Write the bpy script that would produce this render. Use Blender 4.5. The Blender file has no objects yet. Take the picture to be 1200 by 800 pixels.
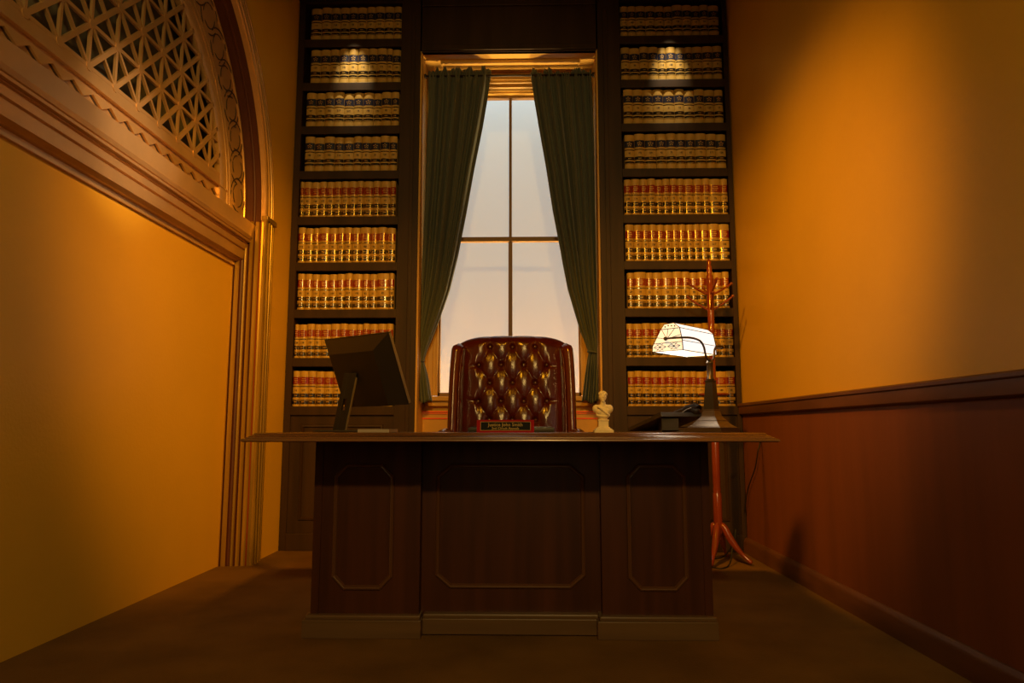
import bpy, bmesh, math, random
from mathutils import Vector, Matrix
R = math.radians
random.seed(7)
SC = bpy.context.scene
COL = SC.collection

# ------------------------------------------------------------------ camera
F = 830.0; PITCH = R(7.07); YAW = R(1.2); H = 0.777
cam_d = bpy.data.cameras.new('camera'); cam = bpy.data.objects.new('camera', cam_d); COL.objects.link(cam)
cam_d.sensor_width = 36; cam_d.lens = F / 1200 * 36; cam_d.clip_start = .02
cam.location = (0, 0, H); cam.rotation_euler = (math.pi / 2 + PITCH, 0, YAW)
SC.camera = cam

def at(px, py, **k):
    """photo pixel -> world point on the plane x=, y= or z= where the thing stands"""
    u = (px - 600) / F; v = -(py - 400) / F
    cT, sT, cP, sP = math.cos(YAW), math.sin(YAW), math.cos(PITCH), math.sin(PITCH)
    d = (-sT * cP + u * cT + v * sT * sP, cT * cP + u * sT - v * cT * sP, sP + v * cP)
    if 'y' in k: t = k['y'] / d[1]
    elif 'x' in k: t = k['x'] / d[0]
    else: t = (k['z'] - H) / d[2]
    return Vector((d[0] * t, d[1] * t, H + d[2] * t))

# ------------------------------------------------------------------ materials
def mat(name, col, rough=.6, metal=0, noise=None, bump=0, bscale=60, spec=.5, coat=0, emit=None, es=0, sheen=0, trans=0):
    m = bpy.data.materials.new(name); m.use_nodes = True
    nt = m.node_tree; n = nt.nodes; l = nt.links
    b = n['Principled BSDF']
    b.inputs['Base Color'].default_value = (*col, 1)
    b.inputs['Roughness'].default_value = rough; b.inputs['Metallic'].default_value = metal
    b.inputs['Specular IOR Level'].default_value = spec
    b.inputs['Coat Weight'].default_value = coat; b.inputs['Coat Roughness'].default_value = .15
    if sheen: b.inputs['Sheen Weight'].default_value = sheen
    tc = n.new('ShaderNodeTexCoord')
    if noise:   # (scale xyz, amount, detail)
        mp = n.new('ShaderNodeMapping'); mp.inputs['Scale'].default_value = noise[0]
        nz = n.new('ShaderNodeTexNoise'); nz.inputs['Detail'].default_value = 5; nz.inputs['Scale'].default_value = 1
        l.new(tc.outputs['Object'], mp.inputs[0]); l.new(mp.outputs[0], nz.inputs[0])
        r = n.new('ShaderNodeValToRGB'); a = noise[1]
        r.color_ramp.elements[0].position = .3; r.color_ramp.elements[1].position = .7
        r.color_ramp.elements[0].color = (*[c * (1 - a) for c in col], 1)
        r.color_ramp.elements[1].color = (*[min(1, c * (1 + a)) for c in col], 1)
        l.new(nz.outputs[0], r.inputs[0]); l.new(r.outputs[0], b.inputs['Base Color'])
    if bump:
        nz = n.new('ShaderNodeTexNoise'); nz.inputs['Scale'].default_value = bscale; nz.inputs['Detail'].default_value = 4
        l.new(tc.outputs['Object'], nz.inputs[0])
        bp = n.new('ShaderNodeBump'); bp.inputs['Strength'].default_value = bump; bp.inputs['Distance'].default_value = .01
        l.new(nz.outputs[0], bp.inputs['Height']); l.new(bp.outputs[0], b.inputs['Normal'])
    if emit: b.inputs['Emission Color'].default_value = (*emit, 1); b.inputs['Emission Strength'].default_value = es
    return m

M = {}
M['wall'] = mat('ochre_wall_paint', (.74, .45, .035), .42, noise=((1.3, 1.3, 1.3), .06), bump=.10, bscale=70, spec=.32)
M['wainscot'] = mat('dark_wainscot_panelling', (.20, .062, .018), .5, noise=((9, 9, .7), .12), bump=.05, bscale=50, spec=.3)
M['rail'] = mat('dark_rail_wood', (.13, .05, .018), .42, noise=((3, 3, 14), .25), spec=.4)
M['floor'] = mat('brown_floor', (.165, .090, .022), .8, noise=((3, 3, 3), .22), bump=.35, bscale=120, spec=.15)
M['ceiling'] = mat('dark_ceiling', (.03, .02, .012), .9)
M['case'] = mat('bookcase_wood', (.036, .018, .009), .5, noise=((14, 14, 1.2), .3), spec=.3)
M['desk'] = mat('mahogany_desk_wood', (.060, .017, .006), .38, noise=((22, 22, 1.2), .28), spec=.4)
M['plinth'] = mat('lit_desk_plinth_wood', (.13, .075, .034), .33, noise=((1.2, 22, 22), .2), spec=.5)  # lighter than the desk: reflected light put into the base colour
M['mould'] = mat('lit_desk_moulding_wood', (.105, .045, .02), .3, spec=.6)  # lightened so the colour itself carries the edge highlights
M['desktop'] = mat('polished_desktop_wood', (.21, .095, .032), .27, noise=((2, 24, 24), .3), spec=.5, coat=.3)
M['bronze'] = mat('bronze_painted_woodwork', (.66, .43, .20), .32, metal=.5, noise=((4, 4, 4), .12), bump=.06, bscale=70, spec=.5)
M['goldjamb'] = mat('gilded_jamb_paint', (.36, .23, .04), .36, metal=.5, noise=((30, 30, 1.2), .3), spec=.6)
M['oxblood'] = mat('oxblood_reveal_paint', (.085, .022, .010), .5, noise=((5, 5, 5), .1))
M['redbead'] = mat('red_brown_bead_paint', (.22, .038, .010), .4)
M['void'] = mat('dark_grille_backing', (.13, .135, .11), .85, noise=((6, 6, 6), .5))
M['trimgold'] = mat('ochre_window_woodwork', (.62, .36, .07), .45, noise=((5, 5, 5), .06))
M['red'] = mat('red_bead', (.92, .09, .01), .45)  # saturated red base colour for the thin apron beads
M['sashdark'] = mat('window_sash_bar', (.26, .14, .035), .5)
M['book'] = mat('tan_buckram', (.50, .33, .085), .42, noise=((18, 18, 18), .14), spec=.35)
M['pages'] = mat('aged_paper', (.6, .45, .22), .8, noise=((1, 400, 1), .15))
M['navy'] = mat('navy_label', (.016, .018, .05), .35, spec=.5)
M['black'] = mat('black_label', (.012, .010, .009), .2, spec=1, coat=1)
M['redl'] = mat('red_label', (.24, .008, .004), .22, spec=1, coat=1)
M['gold'] = mat('gold_stamping', (.66, .42, .12), .3, metal=.55)
M['goldtext'] = mat('gold_lettering', (.55, .38, .10), .6, spec=.3)
M['ink_shade'] = mat('dark_ink_and_shade', (.05, .03, .015), .6)  # print ink, reused as painted shade for the slots and ring slits
M['leather'] = mat('oxblood_leather', (.060, .008, .004), .2, noise=((9, 9, 9), .25), bump=.06, bscale=220, spec=.5)
M['button'] = mat('leather_button', (.08, .03, .018), .22, spec=.7)
M['blackpl'] = mat('black_plastic', (.015, .012, .010), .45, bump=.08, bscale=300, spec=.4)
M['greypl'] = mat('grey_plastic_edge', (.16, .13, .10), .35, spec=.5)
M['bronzemetal'] = mat('dark_bronze_metal', (.085, .062, .045), .33, metal=.6)
M['bust'] = mat('cream_plaster', (.90, .76, .46), .6, noise=((40, 40, 40), .1))
M['plateRed'] = mat('red_acrylic', (.36, .004, .008), .6, spec=.1)
M['plateBlack'] = mat('black_plate', (.010, .010, .009), .6, spec=.1)
M['rack'] = mat('red_lacquered_wood', (.21, .036, .011), .2, noise=((20, 20, 2), .2), spec=.6, coat=.5)
M['cord'] = mat('black_rubber_cord', (.01, .01, .01), .5)
M['paper'] = mat('grey_notepad', (.42, .36, .30), .7)
M['kb'] = mat('dark_green_black_plastic', (.035, .035, .026), .5)
M['rod'] = mat('iron_rod', (.03, .02, .015), .4, metal=.5)
M['lead'] = mat('lead_came', (.03, .02, .01), .5, metal=.3)
M['glassglow'] = mat('lit_opal_glass', (.9, .85, .7), .35, emit=(.95, .95, .92), es=1.0)
M['glassamber'] = mat('lit_amber_glass', (.9, .7, .4), .35, emit=(1.0, .86, .60), es=.85)

# curtain: cloth that also lets a little light through
m = bpy.data.materials.new('green_curtain_cloth'); m.use_nodes = True; M['curtain'] = m
nt = m.node_tree; n = nt.nodes; b = n['Principled BSDF']
b.inputs['Base Color'].default_value = (.125, .15, .125, 1); b.inputs['Roughness'].default_value = .7
b.inputs['Sheen Weight'].default_value = .25
tc = n.new('ShaderNodeTexCoord'); mp = n.new('ShaderNodeMapping'); mp.inputs['Scale'].default_value = (260, 260, 260)
nz = n.new('ShaderNodeTexNoise'); nz.inputs['Scale'].default_value = 1
bp = n.new('ShaderNodeBump'); bp.inputs['Strength'].default_value = .15; bp.inputs['Distance'].default_value = .004
nt.links.new(tc.outputs['Object'], mp.inputs[0]); nt.links.new(mp.outputs[0], nz.inputs[0]); nt.links.new(nz.outputs[0], bp.inputs['Height']); nt.links.new(bp.outputs[0], b.inputs['Normal'])
tr = n.new('ShaderNodeBsdfTranslucent'); tr.inputs[0].default_value = (.20, .14, .05, 1)
mx = n.new('ShaderNodeMixShader'); mx.inputs[0].default_value = .3
nt.links.new(b.outputs[0], mx.inputs[1]); nt.links.new(tr.outputs[0], mx.inputs[2]); nt.links.new(mx.outputs[0], n['Material Output'].inputs[0])
# window glass
m = bpy.data.materials.new('window_glass'); m.use_nodes = True; M['glass'] = m
nt = m.node_tree; n = nt.nodes
t = n.new('ShaderNodeBsdfTransparent'); g = n.new('ShaderNodeBsdfGlossy'); g.inputs['Roughness'].default_value = .4
mx = n.new('ShaderNodeMixShader'); mx.inputs[0].default_value = .006
nt.links.new(t.outputs[0], mx.inputs[1]); nt.links.new(g.outputs[0], mx.inputs[2]); nt.links.new(mx.outputs[0], n['Material Output'].inputs[0])
# backlit scrim outside the window (a lit surface, wrinkled cloth)
M['scrim'] = mat('backlit_white_scrim', (.75, .72, .66), .9, bump=.5, bscale=4, emit=(.31, .305, .285), es=1, spec=0)

# ------------------------------------------------------------------ helpers
def link(o, parent=None):
    COL.objects.link(o)
    if parent: o.parent = parent
    return o

def mesh(name, verts, faces, m, parent=None, smooth=False, mi=None):
    me = bpy.data.meshes.new(name); me.from_pydata([tuple(v) for v in verts], [], faces); me.update()
    for x in (m if isinstance(m, (list, tuple)) else [m]): me.materials.append(x)
    if mi: me.polygons.foreach_set('material_index', mi)
    bm = bmesh.new(); bm.from_mesh(me); bmesh.ops.recalc_face_normals(bm, faces=bm.faces); bm.to_mesh(me); bm.free()
    if smooth: me.polygons.foreach_set('use_smooth', [True] * len(me.polygons))
    return link(bpy.data.objects.new(name, me), parent)

class MB:
    """collects shapes for ONE mesh"""
    def __init__(s): s.v = []; s.f = []; s.mi = []
    def add(s, v, f, mi=0):
        o = len(s.v); s.v += [Vector(p) for p in v]; s.f += [tuple(i + o for i in q) for q in f]; s.mi += [mi] * len(f); return s
    def box(s, x0, x1, y0, y1, z0, z1, mi=0, bev=0, mtx=None):
        if bev:
            bm = bmesh.new(); bmesh.ops.create_cube(bm, size=1)
            for v in bm.verts: v.co = Vector(((x0 + x1) / 2 + v.co.x * (x1 - x0), (y0 + y1) / 2 + v.co.y * (y1 - y0), (z0 + z1) / 2 + v.co.z * (z1 - z0)))
            bmesh.ops.bevel(bm, geom=bm.edges[:], offset=bev, segments=2, affect='EDGES', profile=.6)
            vs = [v.co.copy() for v in bm.verts]; bm.verts.index_update(); fs = [tuple(v.index for v in f.verts) for f in bm.faces]; bm.free()
        else:
            vs = [Vector((x, y, z)) for x in (x0, x1) for y in (y0, y1) for z in (z0, z1)]
            fs = [(0, 1, 3, 2), (4, 6, 7, 5), (0, 4, 5, 1), (2, 3, 7, 6), (0, 2, 6, 4), (1, 5, 7, 3)]
        if mtx: vs = [mtx @ v for v in vs]
        return s.add(vs, fs, mi)
    def lathe(s, prof, c=(0, 0, 0), seg=24, mi=0, mtx=None, caps=True):
        vs = []; fs = []
        for r, z in prof:
            for k in range(seg):
                a = 2 * math.pi * k / seg; vs.append(Vector((r * math.cos(a), r * math.sin(a), z)))
        for i in range(len(prof) - 1):
            for k in range(seg):
                k2 = (k + 1) % seg; fs.append((i * seg + k, i * seg + k2, (i + 1) * seg + k2, (i + 1) * seg + k))
        if caps: fs += [tuple(range(seg))[::-1], tuple((len(prof) - 1) * seg + k for k in range(seg))]
        if mtx: vs = [mtx @ v for v in vs]
        vs = [v + Vector(c) for v in vs]
        return s.add(vs, fs, mi)
    def tube(s, pts, rad, seg=10, mi=0, flat=1.0):
        pts = [Vector(p) for p in pts]; n = len(pts)
        rr = rad if isinstance(rad, (list, tuple)) else [rad] * n
        vs = []; fs = []; up = None
        for i, p in enumerate(pts):
            d = (pts[min(i + 1, n - 1)] - pts[max(i - 1, 0)]).normalized()
            if up is None: up = Vector((0, 0, 1)) if abs(d.z) < .9 else Vector((1, 0, 0))
            a = d.cross(up).normalized(); b_ = a.cross(d).normalized(); up = b_
            for k in range(seg):
                t = 2 * math.pi * k / seg; vs.append(p + a * (math.cos(t) * rr[i]) + b_ * (math.sin(t) * rr[i] * flat))
        for i in range(n - 1):
            for k in range(seg):
                k2 = (k + 1) % seg; fs.append((i * seg + k, i * seg + k2, (i + 1) * seg + k2, (i + 1) * seg + k))
        fs += [tuple(range(seg))[::-1], tuple((n - 1) * seg + k for k in range(seg))]
        return s.add(vs, fs, mi)
    def ball(s, c, r, mi=0, sx=1, sy=1, sz=1, seg=14, rings=9, mtx=None):
        vs = []; fs = []
        for i in range(rings + 1):
            t = math.pi * i / rings
            for k in range(seg):
                a = 2 * math.pi * k / seg
                vs.append(Vector((r * sx * math.sin(t) * math.cos(a), r * sy * math.sin(t) * math.sin(a), r * sz * math.cos(t))))
        for i in range(rings):
            for k in range(seg):
                k2 = (k + 1) % seg; fs.append((i * seg + k, (i + 1) * seg + k, (i + 1) * seg + k2, i * seg + k2))
        if mtx: vs = [mtx @ v for v in vs]
        vs = [v + Vector(c) for v in vs]
        return s.add(vs, fs, mi)
    def build(s, name, m, parent=None, smooth=False, angle=None):
        o = mesh(name, s.v, s.f, m, parent, smooth, s.mi if isinstance(m, (list, tuple)) else None)
        bm = bmesh.new(); bm.from_mesh(o.data); bmesh.ops.remove_doubles(bm, verts=bm.verts, dist=1e-6)
        bmesh.ops.recalc_face_normals(bm, faces=bm.faces)
        if angle:
            for e in bm.edges:
                if len(e.link_faces) == 2 and e.calc_face_angle(0) > R(angle): e.smooth = False
            for f in bm.faces: f.smooth = True
        bm.to_mesh(o.data); bm.free()
        return o

def sweep(mb, path, prof, place, closed=False, mi=0):
    """path: 2-D points; prof: (offset to the left of travel, height); place(a,b,h)->xyz; mitred corners"""
    n = len(path); P = [Vector(p) for p in path]; nrm = []
    for i in range(n):
        a = P[i] - P[i - 1] if (closed or i > 0) else P[1] - P[0]
        b_ = P[(i + 1) % n] - P[i] if (closed or i < n - 1) else P[-1] - P[-2]
        a.normalize(); b_.normalize(); na = Vector((-a.y, a.x)); nb = Vector((-b_.y, b_.x))
        k = (na + nb); k.normalize(); k /= max(.2, k.dot(na)); nrm.append(k)
    vs = []; m_ = len(prof)
    for i in range(n):
        for off, h in prof:
            q = P[i] + nrm[i] * off; vs.append(Vector(place(q.x, q.y, h)))
    fs = []
    for i in range(n if closed else n - 1):
        j = (i + 1) % n
        for k in range(m_ - 1): fs.append((i * m_ + k, j * m_ + k, j * m_ + k + 1, i * m_ + k + 1))
    if not closed: fs += [tuple(range(m_)), tuple((n - 1) * m_ + k for k in range(m_))][::-1]
    mb.add(vs, fs, mi); return mb

def smoothpts(pts, n=6):
    pts = [Vector(p) for p in pts]; out = []
    for i in range(len(pts) - 1):
        p0 = pts[max(i - 1, 0)]; p1 = pts[i]; p2 = pts[i + 1]; p3 = pts[min(i + 2, len(pts) - 1)]
        for k in range(n):
            t = k / n
            out.append(.5 * ((2 * p1) + (-p0 + p2) * t + (2 * p0 - 5 * p1 + 4 * p2 - p3) * t * t + (-p0 + 3 * p1 - 3 * p2 + p3) * t ** 3))
    out.append(pts[-1]); return out

def lerp_tab(tab, x):
    if x <= tab[0][0]: return tab[0][1]
    for (a, va), (b_, vb) in zip(tab, tab[1:]):
        if x <= b_:
            t = (x - a) / (b_ - a); return va + (vb - va) * t
    return tab[-1][1]

def empty(name, loc, rz=0):
    o = bpy.data.objects.new(name, None); o.location = loc; o.rotation_euler = (0, 0, rz); o.empty_display_size = .1; return link(o)
def tag(o, label=None, cat=None, group=None, kind=None):
    if label: o['label'] = label
    if cat: o['category'] = cat
    if group: o['group'] = group
    if kind: o['kind'] = kind
    return o
def struct(o, label=None):
    o['kind'] = 'structure'
    if label: o['label'] = label
    return o

def text_mesh(body, size, name, m, parent=None, ext=.0003, font_shear=0, bold=0):
    cu = bpy.data.curves.new(name, 'FONT'); cu.body = body; cu.size = size; cu.align_x = 'CENTER'; cu.align_y = 'CENTER'
    cu.extrude = ext; cu.resolution_u = 2; cu.offset = bold
    ob = bpy.data.objects.new('tmp', cu); COL.objects.link(ob)
    dg = bpy.context.evaluated_depsgraph_get(); me = bpy.data.meshes.new_from_object(ob.evaluated_get(dg))
    bpy.data.objects.remove(ob); me.name = name; me.materials.clear(); me.materials.append(m)
    return me

# ------------------------------------------------------------------ room constants
XL, XR = -1.61, 1.41            # side walls
YB = 4.67                       # bookcase front
YC, ZC = 2.88, 2.05             # arch centre
CEIL = 3.80
Y0 = -2.6                       # behind the camera
XP = -1.77                      # recessed infill of the arch

# floor, ceiling
struct(MB().box(-2.3, 1.6, Y0, 5.05, -.06, 0).build('floor', M['floor']))
struct(MB().box(-2.3, 1.6, Y0, 5.05, CEIL, CEIL + .06).build('ceiling', M['ceiling']))
# left wall with an arched opening
mb = MB(); ro = 1.44; seg = 40
arc = [(YC + ro * math.cos(math.pi * k / seg), ZC + ro * math.sin(math.pi * k / seg)) for k in range(seg + 1)]
for xx, flip in ((XL, 0), (XL - .3, 1)):
    vs = []; fs = []
    for (y, z) in arc: vs += [(xx, y, z), (xx, y, CEIL)]
    for k in range(seg): fs.append((2 * k, 2 * k + 1, 2 * k + 3, 2 * k + 2))
    mb.add(vs, fs)
    mb.add([(xx, YC + ro, 0), (xx, 5.05, 0), (xx, 5.05, CEIL), (xx, YC + ro, CEIL)], [(0, 1, 2, 3)])
    mb.add([(xx, Y0, 0), (xx, YC - ro, 0), (xx, YC - ro, CEIL), (xx, Y0, CEIL)], [(0, 1, 2, 3)])
# infill wall inside the opening, below the beam, and the wall behind the grille
mb.box(XP - .12, XP, YC - ro, YC + ro, 0, 1.80)
wl = mb.build('wall_left', M['wall']); struct(wl)
# right wall: ochre above, dark wainscot below, rail, baseboard
struct(MB().box(XR, XR + .12, Y0, 5.05, 0, CEIL).build('wall_right', M['wall']))
w = MB().box(XR - .008, XR + .001, Y0, 4.66, .0, .90)
struct(w.build('trim_1', M['wainscot']), 'dark brown wainscot panelling on the lower right wall')
rail = MB(); prof = [(0, .868), (.012, .868), (.022, .876), (.024, .90), (.024, .92), (.030, .926), (.030, .938), (.022, .944), (.0, .946)]
vs = []; 
for y in (Y0, 4.66):
    for d, z in prof: vs.append((XR - .008 - d, y, z))
n_ = len(prof); rail.add(vs, [(k, k + 1, n_ + k + 1, n_ + k) for k in range(n_ - 1)] + [tuple(range(n_))])
struct(rail.build('trim_2', M['rail'], angle=40), 'dark wooden chair rail along the right wall')
bb = MB(); prof = [(0, .095), (.008, .095), (.018, .085), (.024, .07), (.026, .02), (.026, 0), (0, 0)]
vs = []
for y in (Y0, 4.66):
    for d, z in prof: vs.append((XR - .008 - d, y, z))
n_ = len(prof); bb.add(vs, [(k, k + 1, n_ + k + 1, n_ + k) for k in range(n_ - 1)] + [tuple(range(n_))])
struct(bb.build('baseboard_right', M['rail'], angle=40))
# back wall with window opening
WX0, WX1, WZ0, WZ1 = -.629, .382, 1.012, 3.24    # glass area
YW = 4.97
mb = MB()
mb.box(-1.75, WX0 - .045, YW, YW + .10, 0, CEIL); mb.box(WX1 + .045, 1.55, YW, YW + .10, 0, CEIL)
mb.box(WX0 - .045, WX1 + .045, YW, YW + .10, 0, WZ0 - .045); mb.box(WX0 - .045, WX1 + .045, YW, YW + .10, WZ1 + .045, CEIL)
struct(mb.build('wall_back', M['wall']))

# ------------------------------------------------------------------ window
RX0, RX1, RZ = -.727, .486, 3.40     # recess
win = empty('window_1', ((WX0 + WX1) / 2, YW, WZ0)); struct(win)
def W(o): o.parent = win; o.matrix_parent_inverse = Matrix.Translation(win.location).inverted(); return o
mb = MB()
P = lambda a, b_, h: (a, YW - h, b_)
rect = [(WX0, WZ0), (WX0, WZ1), (WX1, WZ1), (WX1, WZ0)]
sweep(mb, rect, [(0, -.05), (0, .004), (.012, .004), (.012, .014), (.03, .018), (.034, .026), (.062, .028), (.066, .036), (.088, .036), (.092, 0)], P, closed=False)
W(mb.build('window_casing', M['trimgold']))
mb = MB(); mb.box(WX0 - .09, WX1 + .09, YW - .075, YW + .04, WZ0 - .04, WZ0 - .008, bev=.006)
mb.box(WX0 - .075, WX1 + .075, YW - .05, YW, WZ0 - .075, WZ0 - .04, bev=.004)
W(mb.build('window_sill', M['trimgold']))
mb = MB(); mb.box(WX0 - .09, WX1 + .09, YW - .045, YW, WZ1 + .085, WZ1 + .125, bev=.004)
W(mb.build('head_moulding', M['trimgold']))
xm = -.1165; zm = 2.145
mb = MB()
mb.box(WX0, WX1, YW + .03, YW + .07, zm - .017, zm + .017, bev=.003)
mb.box(WX0, WX1, YW + .03, YW + .07, WZ0 - .005, WZ0 + .022); mb.box(WX0, WX1, YW + .03, YW + .07, WZ1 - .02, WZ1 + .01)
mb.box(WX0 - .01, WX0 + .012, YW + .03, YW + .07, WZ0, WZ1); mb.box(WX1 - .012, WX1 + .01, YW + .03, YW + .07, WZ0, WZ1)
mb.box(xm - .010, xm + .010, YW + .035, YW + .065, zm, WZ1); mb.box(xm - .014, xm + .014, YW + .035, YW + .065, WZ0, zm)
W(mb.build('window_sash', M['sashdark']))
for (a, b_, c, d) in ((WX0, xm, zm, WZ1), (xm, WX1, zm, WZ1), (WX0, xm, WZ0, zm), (xm, WX1, WZ0, zm)):
    W(MB().box(a + .008, b_ - .008, YW + .048, YW + .052, c + .012, d - .012).build('window_pane', M['glass']))
# reveal boards of the recess and apron below, painted ochre
mb = MB()
mb.box(RX0 - .012, RX0, YB + .004, YW, .0, RZ + .012); mb.box(RX1, RX1 + .012, YB + .004, YW, .0, RZ + .012)
mb.box(RX0, RX1, YB + .004, YW, RZ, RZ + .012)
struct(mb.build('trim_3', M['trimgold']), 'ochre reveal boards lining the deep window recess')
mb = MB(); mb.box(RX0, RX1, YW - .03, YW, 0, .905, bev=.003); struct(mb.build('trim_4', M['trimgold']), 'ochre apron board below the window')
for k, z in ((0, .893), (1, .872)) :
    pass
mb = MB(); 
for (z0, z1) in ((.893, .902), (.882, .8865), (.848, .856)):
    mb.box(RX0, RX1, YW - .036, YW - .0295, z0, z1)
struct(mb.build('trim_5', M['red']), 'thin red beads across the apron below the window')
# slim batten fixture on the soffit
bt = MB().box(-.60, .375, 4.775, 4.815, RZ - .022, RZ, bev=.004); bt.box(-.61, -.6, 4.77, 4.82, RZ - .026, RZ); bt.box(.375, .385, 4.77, 4.82, RZ - .026, RZ)
tag(bt.build('ceiling_batten', M['trimgold']), 'slim ochre batten fixed under the top of the window recess', 'batten')
# lit scrim beyond the glass
vs = []; fs = []; nx, nz_ = 40, 60
for j in range(nz_ + 1):
    for i in range(nx + 1):
        x = -1.5 + 2.8 * i / nx; z = .2 + 4.0 * j / nz_
        vs.append((x, 5.62 + .012 * math.sin(z * 9 + .8 * math.sin(x * 4)) * max(0, 1 - z / 2.4) + .006 * math.sin(x * 7 + z * 3), z))
for j in range(nz_):
    for i in range(nx): a = j * (nx + 1) + i; fs.append((a, a + 1, a + nx + 2, a + nx + 1))
sc = mesh('backdrop_scrim', vs, fs, M['scrim'], smooth=True)
so = sc.modifiers.new('s', 'SOLIDIFY'); so.thickness = .003
tag(sc, 'white lit cloth hanging outside behind the window panes', 'backdrop')

# ------------------------------------------------------------------ bookcases
# header above the window
mb = MB(); mb.box(RX0 - .004, RX1 + .004, YB, YB + .03, RZ, CEIL - .002)
mb.box(RX0 - .004, RX1 + .004, YB - .012, YB, RZ + .012, RZ + .05, bev=.003); mb.box(RX0 - .004, RX1 + .004, YB - .015, YB, CEIL - .06, CEIL - .002, bev=.004)
struct(mb.build('trim_6', M['case']), 'dark wooden header panel above the window')

LB = [46, 96.5, 147.5, 200, 254.5, 308, 362.5, 418.5, 475.5]
LT = [9, 58, 109, 160, 213, 267, 321, 379.5, 435]
RB = [42, 93.5, 144.5, 197.5, 250.5, 305, 361, 419, 476]
zs = [ (at(410, a, y=YB).z + at(795, b_, y=YB).z) / 2 for a, b_ in zip(LB, RB)]
pitch = (zs[0] - zs[8]) / 8
def bookcase(name, x0, x1, ox0, ox1, label, hinge):
    t = empty(name, ((x0 + x1) / 2, YB, 0)); tag(t, label, 'bookcase', 'tall built in bookcases beside the window')
    def L(mb, nm, m=M['case'], angle=None):
        o = mb.build(nm, m, angle=angle); o.parent = t; o.matrix_parent_inverse = Matrix.Translation(t.location).inverted(); return o
    L(MB().box(x0, ox0, YB, YW - .012, 0, CEIL - .002), 'side_panel'); L(MB().box(ox1, ox1 + .03, YB, YW - .012, 0, CEIL - .002), 'side_panel')
    L(MB().box(ox0, ox1, YW - .03, YW - .014, .0, CEIL - .002), 'back_panel')
    # wide pilaster towards the window
    if x1 > ox1 + .05: a, b_ = ox1 + .03, x1
    else: a, b_ = x0 + .0, x0
    mb = MB()
    for z in zs:
        sh = MB().box(ox0, ox1, YB - .004, YW - .03, z - .032, z); sh.box(ox0, ox1, YB - .006, YB + .012, z - .058, z, bev=.003)
        L(sh, 'shelf')
    L(MB().box(ox0, ox1, YB, YW - .03, CEIL - .025, CEIL - .004), 'top_rail')
    # base cabinet
    zb = zs[8] - .058
    mb = MB().box(ox0, ox1, YB + .012, YB + .03, .11, zb)
    sweep(mb, [(ox0 + .07, .19), (ox1 - .07, .19), (ox1 - .07, zb - .06), (ox0 + .07, zb - .06)], [(0, 0), (.004, .008), (.016, .010), (.022, .0)], lambda a_, b__, h: (a_, YB + .012 - h, b__), closed=True)
    L(mb, 'cabinet_door'); L(MB().box(ox0, ox1, YB - .008, YB + .03, 0, .11, bev=.004), 'plinth')
    return t, L
tL, L_ = bookcase('bookcase', XL + .004, RX0 - .014, -1.562, -.876, 'tall dark wooden bookcase left of the window, behind the monitor', 1)
p = MB().box(-.846, RX0 - .014, YB - .006, YW - .012, 0, CEIL - .002); p.box(-.80, RX0 - .05, YB - .016, YB - .006, .15, CEIL - .1, bev=.003); p.box(-.846, RX0 - .014, YB - .02, YB - .006, 0, .11, bev=.003)
L_(p, 'pilaster')
tR, R_ = bookcase('bookcase', .61, XR - .004, .655, 1.372, 'tall dark wooden bookcase right of the window, behind the lamp', 1)
p = MB().box(RX1 + .014, .61, YB - .006, YW - .012, 0, CEIL - .002); p.box(RX1 + .05, .565, YB - .016, YB - .006, .15, CEIL - .1, bev=.003); p.box(RX1 + .014, .61, YB - .02, YB - .006, 0, .11, bev=.003)
R_(p, 'pilaster')

# ------------------------------------------------------------------ books
BH, BW, BD = .25, .05, .17
def arcpts(w, out=0, n=8): # rounded spine, front at y=0
    r = []
    for k in range(n + 1):
        u = -1 + 2 * k / n; r.append((u * w / 2, .010 * (abs(u) ** 2.4) - out))
    return r
def strip(mb, z0, z1, w, out, mi=0, n=8, u0=0, u1=1):
    ps = arcpts(w, out, n); ps = [ps[i] for i in range(len(ps)) if u0 - 1e-6 <= i / n <= u1 + 1e-6]
    vs = [(x, y, z) for x, y in ps for z in (z0, z1)]
    mb.add(vs, [(2 * k, 2 * k + 2, 2 * k + 3, 2 * k + 1) for k in range(len(ps) - 1)], mi)
def make_cover():
    mb = MB(); ps = arcpts(BW)
    outl = ps + [(BW / 2, BD), (BW / 2 - .003, BD), (BW / 2 - .003, .014), (-BW / 2 + .003, .014), (-BW / 2 + .003, BD), (-BW / 2, BD)]
    n = len(outl)
    # covers as closed C-section
    vs = [(x, y, z) for x, y in outl for z in (0, BH)]
    fs = [(2 * i, 2 * ((i + 1) % n), 2 * ((i + 1) % n) + 1, 2 * i + 1) for i in range(n)]
    k = len(ps)
    top = lambda i: 2 * i + 1
    for zoff in (0, 1):
        fs.append(tuple(2 * i + zoff for i in range(k)) + (2 * (k + 2) + zoff, 2 * (k + 3) + zoff))
        fs.append((2 * (k - 1) + zoff, 2 * k + zoff, 2 * (k + 1) + zoff, 2 * (k + 2) + zoff))
        fs.append((2 * 0 + zoff, 2 * (k + 3) + zoff, 2 * (k + 4) + zoff, 2 * (k + 5) + zoff))
    mb.add(vs, fs)
    # raised bands of the spine
    for z in (.04, .21):
        strip(mb, z, z + .003, BW * .995, .0012)
    strip(mb, BH * (1 - .455), BH * (1 - .43), BW * .99, .0007, 1)
    return mb
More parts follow.
